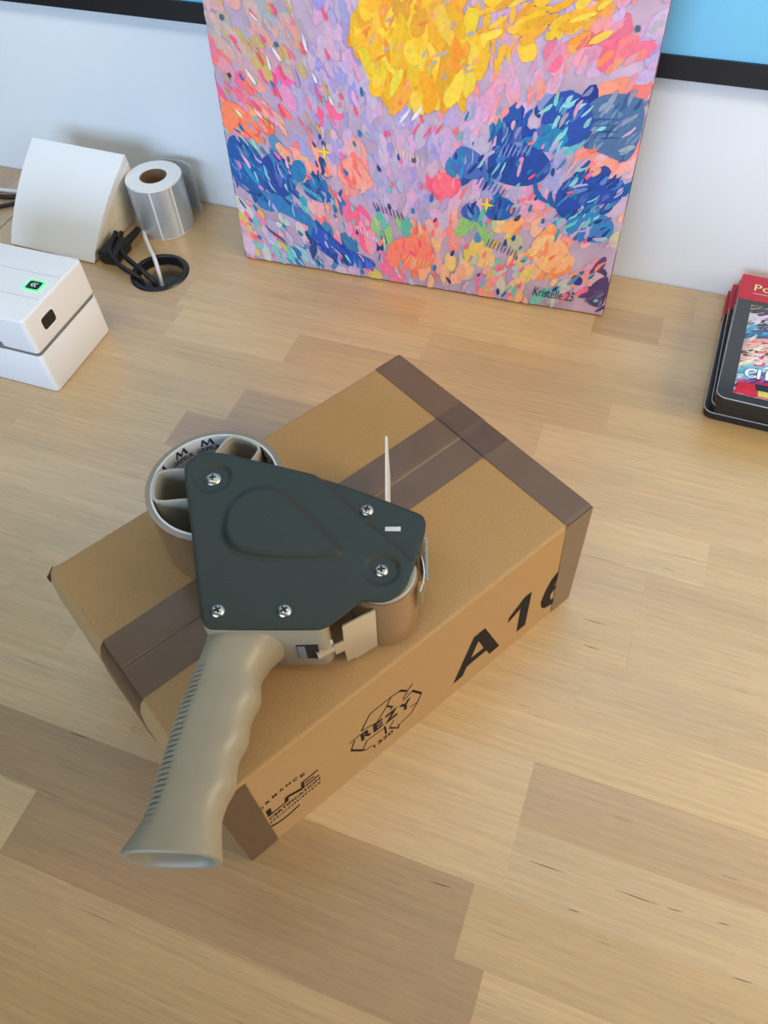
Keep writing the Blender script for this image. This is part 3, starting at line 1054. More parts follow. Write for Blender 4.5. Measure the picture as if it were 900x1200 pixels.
# recycling emblem with REZY across it
rez = []
for w_mm, pts_ in [(1.1, [(134.5, 69.5), (129.5, 77.6), (122.2, 79.3), (104.6, 79.4), (96.1, 64.8), (108.5, 58.2), (117.8, 71.0), (120.4, 76.8), (122.2, 79.3)]),
                   (1.7, [(134.5, 69.5), (129.5, 77.6), (127.5, 78.0)]), (1.6, [(117.8, 71.0), (122.1, 62.6), (120.0, 61.4)]),
                   (1.1, [(131.0, 61.6), (135.9, 69.2), (140.0, 73.5)]), (1.1, [(131.0, 58.4), (139.3, 62.6), (147.1, 46.7), (143.4, 37.7), (136.9, 27.4), (125.8, 25.4)]),
                   (1.9, [(139.3, 62.6), (147.1, 46.7)]), (1.7, [(125.8, 25.6), (125.1, 20.6), (117.8, 32.9)]), (1.1, [(117.8, 32.9), (122.3, 40.4)]),
                   (1.0, [(143.4, 37.7), (136.5, 39.0)]), (1.1, [(86.1, 60.2), (95.0, 60.6)]), (1.1, [(90.2, 58.4), (85.9, 47.7)]), (1.9, [(85.9, 47.7), (94.3, 32.1)]),
                   (1.1, [(94.3, 32.1), (98.9, 42.6), (114.1, 40.0)]), (1.6, [(114.1, 42.0), (114.6, 27.6)]), (1.1, [(94.3, 32.1), (97.1, 28.2), (102.3, 27.2)])]:
    rez.append(stroke2d(mm(pts_), w_mm / 1000))
face_print('printed_emblem', join2d(rez))
wd = []
for ch, x0, z0, w_, h_ in [('R', 94.8, 47.6, 8.6, 12.6), ('E', 105.0, 45.8, 8.2, 12.6), ('Z', 114.6, 44.2, 11.5, 13.2), ('Y', 127.2, 41.6, 10.6, 13.2)]:
    vs, fs = fit_text(ch, x0, z0, w_, h_, bold=0.045)
    wd.append((mm(vs), fs))
face_print('printed_word', join2d(wd))
vs, fs = fit_text('1320', 103, 20.2, 17.5, 5.6, bold=0.02)
face_print('printed_number', (mm(vs), fs))
# certification mark: arched word, stepped lettering, two small lines, swoosh
arc_word = []
word = 'ORMANCE'
for k, ch in enumerate(word):
    t = k / (len(word) - 1)
    x0 = 17.5 + 31 * t
    z0 = 65 + 6.5 * math.sin(PI * (0.12 + 0.72 * t))
    vs, fs = fit_text(ch, x0, z0, 3.3, 4.2, bold=0.02)
    arc_word.append((mm(vs), fs))
face_print('printed_word', join2d(arc_word))
lne = [tri(mm([(20.4, 60.5), (24, 60.5), (23.2, 51.2), (33, 51.0), (34.4, 57.6), (37.6, 57.4), (46.2, 52.4), (47.3, 60.4), (60.5, 60.4), (60.5, 58.6), (49.2, 58.4), (48.4, 49.4), (45, 49.4), (36.6, 54.2), (35.8, 49.4), (20.2, 49.2)])),
       stroke2d(mm([(49.3, 54.8), (56.8, 54.6)]), 0.0017), stroke2d(mm([(49.1, 50.4), (60, 50.2)]), 0.0019)]
face_print('printed_emblem', join2d(lne))
vs, fs = fit_text('CERTIFICATION', 20, 42.0, 40, 4.6, bold=0.02)
face_print('printed_word', (mm(vs), fs))
tiny = []
xq = 19.8
while xq < 59.0:            # line of print too small to read
    wq = rnd.choice([1.1, 1.6, 2.0])
    tiny.append(stroke2d(mm([(xq, 38.6 + rnd.uniform(-0.3, 0.3)), (xq + wq, 38.4)]), 0.0008))
    tiny.append(stroke2d(mm([(xq, 36.6), (xq + wq * rnd.uniform(0.5, 1.0), 36.6 + rnd.uniform(-0.3, 0.3))]), 0.0008))
    if rnd.random() < 0.6:
        tiny.append(stroke2d(mm([(xq + 0.4, 36.2), (xq + 0.4, 38.9)]), 0.0007))
    xq += wq + 0.8
face_print('printed_line', join2d(tiny))
face_print('printed_swoosh', stroke2d(mm([(18.5, 31.5), (23, 28.6), (28, 27.2), (34, 27.2), (41, 28.8)]), 0.0022))

# ------------------------------------------------------------------ tape dispenser lying on the box
GZ = H + DZB + 0.0002
gun = tag(empty('tape_dispenser', (-0.2242, 0.2452, GZ), (0, 0, math.radians(18.69))),
          'hand-held packing tape dispenser with dark green plate and grey pistol grip', 'tape dispenser')
ZP = 0.0535     # height of the plate's underside
OUT = [(-19.5, 5.7), (-19.0, 12.6), (-15.9, 17.2), (-10.5, 21.0), (-2.9, 21.6), (6, 19.8), (40, 9.6), (69.4, 0.5), (100, -13), (125.9, -25.5), (130.3, -28.0), (132.1, -33.4), (131.4, -40), (128.9, -50.4), (122.6, -73.0), (120.4, -78.5), (116.6, -83.4), (110.6, -87.0), (104, -87.4), (97.5, -86.6), (95.6, -87.2), (86.1, -96.2), (79.7, -101.7), (76.0, -103.8), (71.4, -104.4), (15.7, -104.4), (11.8, -102.8), (9.4, -99.5), (6.3, -89.6), (-8, -35)]
out = smooth_poly(OUT, 1)
EMB = smooth_poly([(10.2, -40.0), (11.4, -22.0), (19.7, -10.4), (32.0, -5.6), (45.5, -9.5), (56.0, -20.0), (84.4, -50.6), (86.7, -57.4), (80.9, -61.5), (49.6, -61.6), (29.0, -59.6), (16.0, -52.2)], 2)
CREASE = [(62.0, 4.0), (66.3, -1.0), (90.4, -27.9), (118.0, -55.5), (123.6, -62.2), (125.1, -69.5), (124.0, -76), (119, -84)]


def seg_dist(P, A, B):
    d = B - A
    t = np.clip(((P - A) @ d) / (d @ d), 0, 1)
    return np.linalg.norm(P - (A + t[:, None] * d), axis=1)


def poly_sdf(P, poly):
    Q = np.array(poly, float)
    d = np.full(len(P), 1e9)
    ins = np.zeros(len(P), bool)
    for i in range(len(Q)):
        a, b = Q[i], Q[(i + 1) % len(Q)]
        d = np.minimum(d, seg_dist(P, a, b))
        c = (a[1] > P[:, 1]) != (b[1] > P[:, 1])
        with np.errstate(divide='ignore', invalid='ignore'):
            xi = (b[0] - a[0]) * (P[:, 1] - a[1]) / (b[1] - a[1]) + a[0]
        ins ^= c & (P[:, 0] < xi)
    return np.where(ins, d, -d)


def sstep(x, a, b):
    t = np.clip((x - a) / (b - a), 0, 1)
    return t * t * (3 - 2 * t)


# dense outline
dense = []
for i in range(len(out)):
    a, b = np.array(out[i]), np.array(out[(i + 1) % len(out)])
    n = max(1, int(np.linalg.norm(b - a) / 1.6))
    for k in range(n):
        dense.append(tuple(a + (b - a) * k / n))
gx, gy_ = np.meshgrid(np.arange(-21, 134, 1.35), np.arange(-106, 23, 1.35))
G = np.c_[gx.ravel(), gy_.ravel()] + np.where((np.arange(gx.size) // gx.shape[1]) % 2 == 0, 0.34, -0.34)[:, None] * np.array([1, 0])
G = G[poly_sdf(G, dense) > 0.9]
pts = [Vector(p) for p in dense] + [Vector(p) for p in G]
v2, e2, f2, *_ = delaunay_2d_cdt(pts, [(i, (i + 1) % len(dense)) for i in range(len(dense))], [], 1, 1e-7)
A2 = np.array([(p.x, p.y) for p in v2])
edge_d = poly_sdf(A2, dense)
hgt = 2.2 * sstep(poly_sdf(A2, EMB), -0.5, 5.0)
for c, r, dep in (((0, 0), 12.5, 1.3), ((106.8, -67.1), 11.5, 1.5)):
    dd = np.linalg.norm(A2 - np.array(c), axis=1)
    hgt -= dep * (1 - sstep(dd, r - 3.2, r))
# the strip beyond the crease is set lower
cr = np.array(CREASE)
sd = np.full(len(A2), 1e9)
sg = np.zeros(len(A2))
for i in range(len(cr) - 1):
    a, b = cr[i], cr[i + 1]
    d = seg_dist(A2, a, b)
    s = (b[0] - a[0]) * (A2[:, 1] - a[1]) - (b[1] - a[1]) * (A2[:, 0] - a[0])
    upd = d < sd
    sd = np.where(upd, d, sd)
    sg = np.where(upd, np.sign(s), sg)
hgt -= 2.0 * sstep(sd * sg, -0.4, 2.4)
hgt -= 0.55 * (1 - sstep(edge_d, 0.0, 1.5))
nv = len(A2)
vs = [(A2[i, 0] / 1000, A2[i, 1] / 1000, ZP + 0.0017 + hgt[i] / 1000) for i in range(nv)] + \
     [(A2[i, 0] / 1000, A2[i, 1] / 1000, ZP + hgt[i] / 1000) for i in range(nv)]
fs = [tuple(f) for f in f2] + [tuple(nv + i for i in f[::-1]) for f in f2]
from collections import Counter
ec = Counter()
for f in f2:
    for i in range(len(f)):
        ec[(f[i], f[(i + 1) % len(f)])] += 1
for (a, b) in list(ec):
    if (b, a) not in ec:
        fs.append((a, nv + a, nv + b, b))
plate = sharp(mesh('side_plate', vs, fs, M_GREEN, gun), 50)


def plate_z(x, y):
    i = int(np.argmin((A2[:, 0] - x) ** 2 + (A2[:, 1] - y) ** 2))
    return ZP + 0.0017 + hgt[i] / 1000


for n_, (x, y) in enumerate([(0, 0), (96.8, -24.6), (106.8, -67.1), (17.5, -93.8), (54.5, -93.8)]):
    r = 5.0 if n_ == 0 else 4.2
    z = plate_z(x, y)
    dome = [(0.0, 2.3), (r * 0.3, 2.25), (r * 0.6, 1.95), (r * 0.85, 1.3), (r, 0.4), (r, -0.3), (0.0, -0.3)]
    s = lathe('screw', [(a / 1000, b / 1000) for a, b in dome], M_STEEL, gun, n=32)
    s.location = (x / 1000, y / 1000, z)
    s.rotation_euler = (0, 0, rnd.uniform(0, 1.5))
    q, l = 0.00062, 0.0021
    cross = [(-q, q), (-l, q), (-l, -q), (-q, -q), (-q, -l), (q, -l), (q, -q), (l, -q), (l, q), (q, q), (q, l), (-q, l)]
    prism('cross_slot', cross, 0.0012, 0.00236, M_DARK, s)

# slot in the plate with the tab of the guide poking through
zt = plate_z(112.5, -38)
box('plate_tab', (0.1080, -0.0397, zt - 0.004), (0.1172, -0.0368, zt + 0.0009), M_CUT, gun, bevel=0.0003)
# thin plastic wiper sheet held at the front, standing on edge
ang = math.radians(91.6)
w = box('wiper_sheet', (0, -0.0008, 0.010), (0.053, 0.0008, 0.0512), mat('wiper_plastic', C(212, 204, 192), 0.5), gun)
w.location = (0.1082, -0.0168, 0)
w.rotation_euler = (0, 0, ang)

# plastic housing below the plate
HOUS = smooth_poly([(9.5, -60), (9.0, -100), (12, -104.2), (30, -104.6), (70, -104.6), (75.6, -103.2), (78.0, -99.2), (77.4, -93), (74, -86), (60, -72), (40, -60)], 2)
prism('housing', [(x / 1000, y / 1000) for x, y in HOUS], 0.0085, 0.0530, M_GRIP, gun, bevel=0.0018)
# grip
Lp = [(-86, 9.5), (-100, 8.6), (-106.8, 7.9), (-118, 5.2), (-130.8, 2.1), (-144, -0.8), (-158.0, -3.1), (-170, -4.6), (-183.3, -5.9), (-192, -6.8), (-198.8, -8.0), (-207.0, -11.2), (-212, -14.4), (-214.5, -15.6), (-216.4, -15.7)]
Rp = [(-86, 60), (-98, 56), (-104.0, 52), (-107.5, 48.8), (-112, 45.2), (-117.1, 42.6), (-121, 40.8), (-125.6, 40.4), (-132.2, 41.8), (-137.1, 41.6), (-143.5, 38.5), (-149.9, 37.7), (-157.6, 38.0), (-162, 36.4), (-166.8, 34.0), (-174.2, 34.0), (-181.4, 34.4), (-185, 33.2), (-188.5, 31.2), (-196.9, 29.4), (-206.3, 30.6), (-212, 31.7), (-216.4, 32.6)]


def interp(tab, y):
    ys_ = [-t[0] for t in tab]
    return float(np.interp(-y, ys_, [t[1] for t in tab]))


def sm_interp(tab, y):
    return sum(interp(tab, y + d) * w for d, w in ((-2.4, 0.15), (-1.2, 0.2), (0, 0.3), (1.2, 0.2), (2.4, 0.15)))


secs = []
yy = -88.0
NS = 220
NC = 56
for i in range(NS + 1):
    secs.append(-90.0 - (216.4 - 90.0) * i / NS)
vs, fs = [], []
for i, y in enumerate(secs):
    l, r = sm_interp(Lp, y) if y > -213 else interp(Lp, y), sm_interp(Rp, y) if y > -213 else interp(Rp, y)
    tz = float(np.interp(-y, [86, 104, 112, 125, 160, 195, 208, 216.4], [20.5, 20.3, 18.5, 16.5, 15.2, 15.4, 16.6, 17.6]))
    cx_, rx = (l + r) / 2, (r - l) / 2
    rid = 0.0
    if -207 < y < -119:
        ph = ((y + 119) % 2.9) / 2.9
        rid = (1.0 if ph < 0.42 else 0.0) * min(1.0, (y + 207) / 14.0, (-119 - y) / 6.0 + 0.3)
    for k in range(NC):
        a = 2 * PI * k / NC
        ca, sa = math.cos(a), math.sin(a)
        ex = 2 / 2.7
        x = math.copysign(abs(ca) ** ex, ca)
        z = math.copysign(abs(sa) ** ex, sa)
        rr = 1.0
        dx = 0.0
        if rid > 0 and x < -0.55:
            edge = min(1.0, (-0.55 - x) / 0.08)
            rr = 1 - 0.055 * edge * rid
        # finger grooves press the front edge only near its middle: soften at top faces
        vs.append(((cx_ + rx * x * (rr if x < 0 else 1)) / 1000, y / 1000, 0.0312 + tz * z * rr / 1000))
for i in range(NS):
    for k in range(NC):
        fs.append((i * NC + k, i * NC + (k + 1) % NC, (i + 1) * NC + (k + 1) % NC, (i + 1) * NC + k))
fs.append(tuple(range(NC)))
base = NS * NC
cx_, rx = (-15.7 + 32.6) / 2, (32.6 + 15.7) / 2
prev = base
for inset, yv in ((0.9, -217.3), (2.2, -217.5), (3.4, -216.9), (4.6, -214.0), (8.2, -206.0)):
    b = len(vs)
    for k in range(NC):
        a = 2 * PI * k / NC
        ca, sa = math.cos(a), math.sin(a)
        ex = 2 / 2.7
        x = math.copysign(abs(ca) ** ex, ca)
        z = math.copysign(abs(sa) ** ex, sa)
        vs.append(((cx_ + (rx - inset) * x) / 1000, yv / 1000, 0.0312 + (17.6 - inset) * z / 1000))
    for k in range(NC):
        fs.append((prev + k, prev + (k + 1) % NC, b + (k + 1) % NC, b + k))
    prev = b
fs.append(tuple(prev + k for k in range(NC)))
sharp(mesh('grip', vs, fs, M_GRIP, gun), 60)

# metal spring clip beside the roller
def strip(name, path, z0, z1, th, m, parent):
    P = [Vector(p) / 1000 for p in path]
    L, R = [], []
    for i in range(len(P)):
        t = (P[min(i + 1, len(P) - 1)] - P[max(0, i - 1)]).normalized()
        n = Vector((-t.y, t.x))
        L.append(P[i] + n * th / 2)
        R.append(P[i] - n * th / 2)
    return prism(name, [tuple(p) for p in L] + [tuple(p) for p in R[::-1]], z0, z1, m, parent)


# plate of the clip with notched lower edge (outline in length/height, then set up on edge)
A_, B_ = Vector((85.5, -97.6)), Vector((102.0, -88.0))
dr = (B_ - A_).normalized()
ln = (B_ - A_).length
prof = [(0, 44.3), (20.6, 44.3), (19.4, 2.2), (13.0, 1.0), (5.0, -0.9), (4.9, 1.2), (-0.8, 1.6), (-1.4, 15.9), (-7.0, 16.6), (-7.0, 28.0), (-0.8, 27.7)]
vs = []
nn = Vector((-dr.y, dr.x)) * 0.5
for sgn in (-1, 1):
    for t, z in prof:
        q = A_ + dr * t + nn * sgn
        vs.append((q.x / 1000, q.y / 1000, z / 1000 + 0.0012))
k = len(prof)
tv, tf = tri([(a, b) for a, b in prof])
fs = [tuple(f) for f in tf] + [tuple(k + i for i in f[::-1]) for f in tf] + [(i, (i + 1) % k, k + (i + 1) % k, k + i) for i in range(k)]
clip = mesh('spring_clip', vs, fs, M_CLIP, gun)
# the arm is rolled into an open tube that hooks out of the housing slot
nv_ = Vector((dr.y, -dr.x))
vs, fs = [], []
KA, KT = 15, 7
for i in range(KT + 1):
    t = -17.5 + 11.0 * i / KT
    cut = max(0.0, (t + 17.5) / 11.0)
    for k in range(KA + 1):
        an = math.radians(-75 + (150 + 75 * cut) * k / KA)
        for r in (4.9, 4.3):
            q = A_ + dr * t + nv_ * (r * math.cos(an) - 4.4)
            vs.append((q.x / 1000, q.y / 1000, 0.0236 + r * 1.25 * math.sin(an) / 1000))
m_ = 2 * (KA + 1)
for i in range(KT):
    for k in range(KA):
        a0 = i * m_ + 2 * k
        fs += [(a0, a0 + m_, a0 + m_ + 2, a0 + 2), (a0 + 1, a0 + 3, a0 + m_ + 3, a0 + m_ + 1)]
    fs += [(i * m_, i * m_ + 1, (i + 1) * m_ + 1, (i + 1) * m_), (i * m_ + m_ - 2, (i + 1) * m_ + m_ - 2, (i + 1) * m_ + m_ - 1, i * m_ + m_ - 1)]
for k in range(KA):
    fs += [(2 * k, 2 * k + 2, 2 * k + 3, 2 * k + 1), (KT * m_ + 2 * k, KT * m_ + 2 * k + 1, KT * m_ + 2 * k + 3, KT * m_ + 2 * k + 2)]
sharp(mesh('clip_curl', vs, fs, M_CLIP, clip), 50)
box('clip_slot', (0.0592, -0.1052, 0.0205), (0.0712, -0.1040, 0.0360), M_DARK, gun)
box('slot_liner', (0.0597, -0.1055, 0.0212), (0.0640, -0.1040, 0.0354), M_SEAM, gun)
# the dark gap behind the clip: inner end wall of the housing
# roller with brown tape wound on it
RC = (0.1066, -0.0664)
roller = lathe('roller', [(0.004, 0.001), (0.0196, 0.001), (0.0196, 0.0505), (0.0190, 0.0512), (0.0160, 0.0512), (0.0155, 0.049), (0.004, 0.049)], M_HUB, gun, n=64, closed=True)
roller.location = (RC[0], RC[1], 0)
lathe('roller_tape', [(0.01965, 0.0008), (0.0206, 0.0008), (0.0206, 0.0488), (0.01965, 0.0488)], mat('roller_tape_film', C(140, 105, 68), 0.22, coat=0.3), roller, n=72, closed=True)
lathe('roller_pin', [(0.0, 0.0008), (0.0038, 0.0008), (0.0038, 0.0532), (0.0, 0.0532)], M_STEEL, gun, n=24, c=RC)
# toothed blade at the front
vs, fs = [], []
nt_ = 22
z0, z1 = 0.004, 0.0515
for i in range(nt_):
    za, zb = z0 + (z1 - z0) * i / nt_, z0 + (z1 - z0) * (i + 1) / nt_
    b = len(vs)
    for dy in (0, 0.0008):
        vs += [(0.1225, -0.0440 + dy, za), (0.1308, -0.0440 + dy, za), (0.1330, -0.0440 + dy, (za + zb) / 2), (0.1308, -0.0440 + dy, zb), (0.1225, -0.0440 + dy, zb)]
    fs += [(b, b + 1, b + 2, b + 3, b + 4), (b + 9, b + 8, b + 7, b + 6, b + 5), (b + 1, b + 6, b + 7, b + 2), (b + 2, b + 7, b + 8, b + 3)]
mesh('blade', vs, fs, M_STEEL, gun)
strip('blade_guard', [(128.4, -50), (130.2, -56), (131.0, -63), (130.4, -70), (128.6, -76)], 0.026, 0.046, 0.0008, M_STEEL, gun)
strip('blade_guard', [(100, -34), (112, -36), (122, -42), (126, -48)], 0.004, 0.0515, 0.0012, M_DARK, gun)
# three-lobed hub
hub = lathe('hub', [(0.0, 0.002), (0.010, 0.002), (0.010, 0.0525), (0.0, 0.0525)], M_HUB, gun, n=40)
for k in range(3):
    a = math.radians(65 + 120 * k)
    o_ = [(8, -11), (16, -13.0), (30, -13.2), (35.2, -12.4), (37.6, -10), (38.6, -5), (38.9, 0), (38.6, 5), (37.6, 10), (35.2, 12.4), (30, 13.2), (16, 13.0), (8, 11)]
    th = 1.5
    inn = [(9.5, -9.4), (16, -11.4), (29.5, -11.6), (34.0, -10.9), (36.0, -9), (37.0, -4.5), (37.3, 0), (37.0, 4.5), (36.0, 9), (34.0, 10.9), (29.5, 11.6), (16, 11.4), (9.5, 9.4)]
    vs, fs = [], []
    n = len(o_)
    for z in (0.004, 0.0515):
        for ring in (o_, inn):
            for x, y in ring:
                vs.append(((x * math.cos(a) - y * math.sin(a)) / 1000, (x * math.sin(a) + y * math.cos(a)) / 1000, z))
    for i in range(n):
        j = (i + 1) % n
        fs += [(i, j, n + j, n + i), (2 * n + i, 3 * n + i, 3 * n + j, 2 * n + j), (i, 2 * n + i, 2 * n + j, j), (n + i, n + j, 3 * n + j, 3 * n + i)]
    sharp(mesh('hub_lobe', vs, fs, M_HUB, hub), 50)

# ------------------------------------------------------------------ roll of tape on the hub
roll = tag(empty('tape_roll', (-0.2242, 0.2452, GZ), (0, 0, math.radians(18.69))),
           'nearly used roll of brown packing tape on the dispenser hub', 'tape roll')
lathe('wound_tape', [(0.0405, 0.0004), (0.0438, 0.0004), (0.0438, 0.0496), (0.0405, 0.0496)], M_ROLLTAPE, roll, n=128, closed=True)
lathe('tape_edge', [(0.0405, 0.0497), (0.0437, 0.0497), (0.0437, 0.0501), (0.0405, 0.0501)], M_ROLLSIDE, roll, n=128, closed=True)
core = lathe('core', [(0.0391, 0.0003), (0.0404, 0.0003), (0.0404, 0.0506), (0.0391, 0.0506)], M_CORE, roll, n=128, closed=True)
zz = [(0, 0), (1.6, 5), (2.6, 5), (4.2, 1.8), (6.0, 5), (7.0, 5), (8.4, 0), (6.8, 0), (5.8, 3), (4.2, 0), (3.4, 0), (2.0, 3), (1.4, 0)]
for k in range(13):
    a0 = math.radians(200 - 27 * k)
    for row in (0, 1):
        z0 = (0.0385, 0.0215)[row] + 0.0
        off = 0.0 if row == 0 else 9.0
        parts = [fit_text('GRIPEUR', off, 0, 15.5, 3.9, bold=0.03), ]
        zv, zf = tri([(off + 3 + x * 1.15, 4.9 + y * 1.2) for x, y in zz])
        parts.append((zv, zf))
        vs, fs = join2d(parts)
        V = []
        for x, y in vs:
            an = a0 - x / 39.0
            V.append((0.03902 * math.cos(an), 0.03902 * math.sin(an), z0 + y / 1000))
        mesh('core_print', V, fs, M_INKBLUE, core)

# ------------------------------------------------------------------ label printer
PX0, PX1, PY0, PY1 = -0.735, -0.5305, 0.4103, 0.5088
pr_ = tag(empty('label_printer', ((PX0 + PX1) / 2, (PY0 + PY1) / 2, 0)), 'white label printer with glowing green feed button', 'printer')
ox, oy = (PX0 + PX1) / 2, (PY0 + PY1) / 2
hx, hy = (PX1 - PX0) / 2, (PY1 - PY0) / 2
prism('lower_shell', round_rect(-hx, -hy, hx, hy, 0.005), 0.0004, 0.0462, M_WHITEPL, pr_, bevel=0.0012)
prism('seam_band', round_rect(-hx + 0.0012, -hy + 0.0012, hx - 0.0012, hy - 0.0012, 0.004), 0.0455, 0.0505, M_SEAM, pr_)
prism('lid', round_rect(-hx, -hy, hx, hy, 0.005), 0.0496, 0.0898, M_WHITEPL, pr_, bevel=0.0024, seg=4)
for yg in (0.4428, 0.4765):
    box('lid_groove', (-hx + 0.004, yg - oy - 0.00035, 0.0890), (hx - 0.004, yg - oy + 0.00035, 0.08995), mat('groove_%d' % (yg * 1000), C(196, 200, 204), 0.6), pr_)
bx, by = -0.5512 - ox, 0.4595 - oy
led = prism('led_ring', [(bx + x, by + y) for x, y in round_rect(-0.0098, -0.0078, 0.0098, 0.0078, 0.003)], 0.0893, 0.0902, M_LED, pr_)
btn = prism('feed_button', [(bx + x, by + y) for x, y in round_rect(-0.0072, -0.0056, 0.0072, 0.0056, 0.002)], 0.0893, 0.0909, M_BLACKPL, pr_, bevel=0.0003)
for d in (-0.0016, 0.0016):
    ic = stroke2d([(bx + d + 0.0018, by - 0.0028), (bx + d - 0.0012, by), (bx + d + 0.0018, by + 0.0028)], 0.0011)
    mesh('feed_icon', [(x, y, 0.09098) for x, y in ic[0]], ic[1], M_ICON, btn)
wy_, wz_ = 0.4395 - oy, 0.0703
def rim_prism(name, ya, za, yb, zb, r, x0, x1, m, parent):
    o = prism(name, round_rect(-(yb - ya) / 2, -(zb - za) / 2, (yb - ya) / 2, (zb - za) / 2, r), 0, x1 - x0, m, parent)
    o.matrix_local = Matrix.Translation((x0, (ya + yb) / 2, (za + zb) / 2)) @ Matrix(((0, 0, 1, 0), (1, 0, 0, 0), (0, 1, 0, 0), (0, 0, 0, 1)))
    return o


rim_prism('release_rim', wy_ - 0.0108, wz_ - 0.0080, wy_ + 0.0108, wz_ + 0.0080, 0.004, hx - 0.001, hx + 0.0003, M_ICON, pr_)
rim_prism('release_window', wy_ - 0.0092, wz_ - 0.0064, wy_ + 0.0092, wz_ + 0.0064, 0.003, hx - 0.001, hx + 0.0006, M_BLACKPL, pr_)
box('label_slot', (-hx + 0.02, -hy - 0.0003, 0.0500), (-0.5705 - ox, -hy + 0.002, 0.0565), M_SEAM, pr_)

# ------------------------------------------------------------------ fan-fold labels behind the printer
ls = tag(empty('label_stack', (-0.67, 0.61, 0)), 'fanned stack of blank white fan-fold labels behind the printer', 'labels')
NSH = 13
for i in range(NSH):
    t0, t1 = i / NSH, (i + 0.93) / NSH
    def edge(t):
        a = math.radians(41) * t
        L = 0.082 + (0.122 - 0.082) * t
        return a, L
    vs = []
    ncol = 10
    for tt in (t0, t1):
        a, L = edge(tt)
        for j in range(ncol + 1):
            q = j / ncol
            bow = 0.006 * math.sin(PI * q) * tt
            y = 0.0 + L * q * math.cos(a) - bow * math.sin(a)
            z = 0.0006 + 0.005 * tt + L * q * math.sin(a) + bow * math.cos(a)
            if tt > 0.9:
                z -= 0.004 * max(0, 1 - q * 9) ** 2
            xr = 0.0595 + (0.0155) * q * tt
            xl = -0.060 + (0.006) * q * tt
            vs += [(xl, y - 0.004 * tt, z), (xr, y - 0.008 * tt, z)]
    n = 2 * (ncol + 1)
    fs = []
    for j in range(ncol):
        a = 2 * j
        fs += [(a, a + 1, a + 3, a + 2), (n + a, n + a + 2, n + a + 3, n + a + 1), (a, a + 2, n + a + 2, n + a), (a + 1, n + a + 1, n + a + 3, a + 3)]
    fs += [(0, n, n + 1, 1), (2 * ncol, 2 * ncol + 1, n + 2 * ncol + 1, n + 2 * ncol)]
    sharp(mesh('label_sheet', vs, fs, M_PAPER if i >= NSH - 2 else M_PAPERB, ls), 50)

# ------------------------------------------------------------------ roll of silver labels
lr = tag(empty('label_roll', (-0.566, 0.6955, 0)), 'roll of silver labels standing on end against the wall', 'label roll')
RH, RR = 0.0635, 0.0322
lathe('wound_paper', [(0.0158, 0.0004), (RR, 0.0004), (RR, RH), (0.0158, RH)], M_PAPER, lr, n=96, closed=True)
lathe('core', [(0.0140, 0.0005), (0.0157, 0.0005), (0.0157, RH - 0.0005), (0.0140, RH - 0.0005)], M_CARDB, lr, n=48, closed=True)
for k in range(8):        # separate label faces around the drum, white liner showing between them
    a0, a1 = 2 * PI * k / 8 + 0.035 - 0.42, 2 * PI * (k + 1) / 8 - 0.035 - 0.42
    vs, fs = [], []
    n = 12
    for i in range(n + 1):
        a = a0 + (a1 - a0) * i / n
        for z in (0.0018, RH - 0.0016):
            for r in (RR + 0.0001, RR + 0.0005):
                vs.append((r * math.cos(a), r * math.sin(a), z))
    for i in range(n):
        b = 4 * i
        fs += [(b + 1, b + 5, b + 7, b + 3), (b, b + 2, b + 6, b + 4), (b + 2, b + 3, b + 7, b + 6), (b, b + 4, b + 5, b + 1)]
    fs += [(0, 1, 3, 2), (4 * n, 4 * n + 2, 4 * n + 3, 4 * n + 1)]
    sharp(mesh('label', vs, fs, M_SILVER, lr), 50)
vs, fs = [], []
n = 22
for i in range(n + 1):
    t = i / n
    a = math.radians(165 - 118 * t)
    r = RR + 0.001 + 0.012 * t ** 1.4
    for z in (0.001, RH - 0.001):
        for th in (0, 0.0003):
            vs.append(((r + th) * math.cos(a), (r + th) * math.sin(a), z))
for i in range(n):
    b = 4 * i
    fs += [(b + 1, b + 5, b + 7, b + 3), (b, b + 2, b + 6, b + 4), (b + 2, b + 3, b + 7, b + 6), (b, b + 4, b + 5, b + 1)]
fs += [(0, 1, 3, 2), (4 * n, 4 * n + 2, 4 * n + 3, 4 * n + 1)]
sharp(mesh('loose_end', vs, fs, mat('clear_liner', C(205, 210, 210), 0.3, alpha=0.75), lr), 50)

# ------------------------------------------------------------------ cable grommet and cables
gr = tag(empty('cable_grommet', (HOLE[0], HOLE[1], 0)), 'round black cable grommet set into the desk top', 'grommet')
lathe('ring', [(0.0272, 0.0016), (0.0285, 0.0024), (0.0325, 0.0020), (0.0338, 0.0003), (0.0292, 0.0002), (0.0290, -0.0085), (0.0268, -0.0085)], M_BLACKPL, gr, n=72, closed=True)


def cable(name, path, r, m, label):
    o = tube(name, path, r, m)
    return tag(o, label, 'cable')


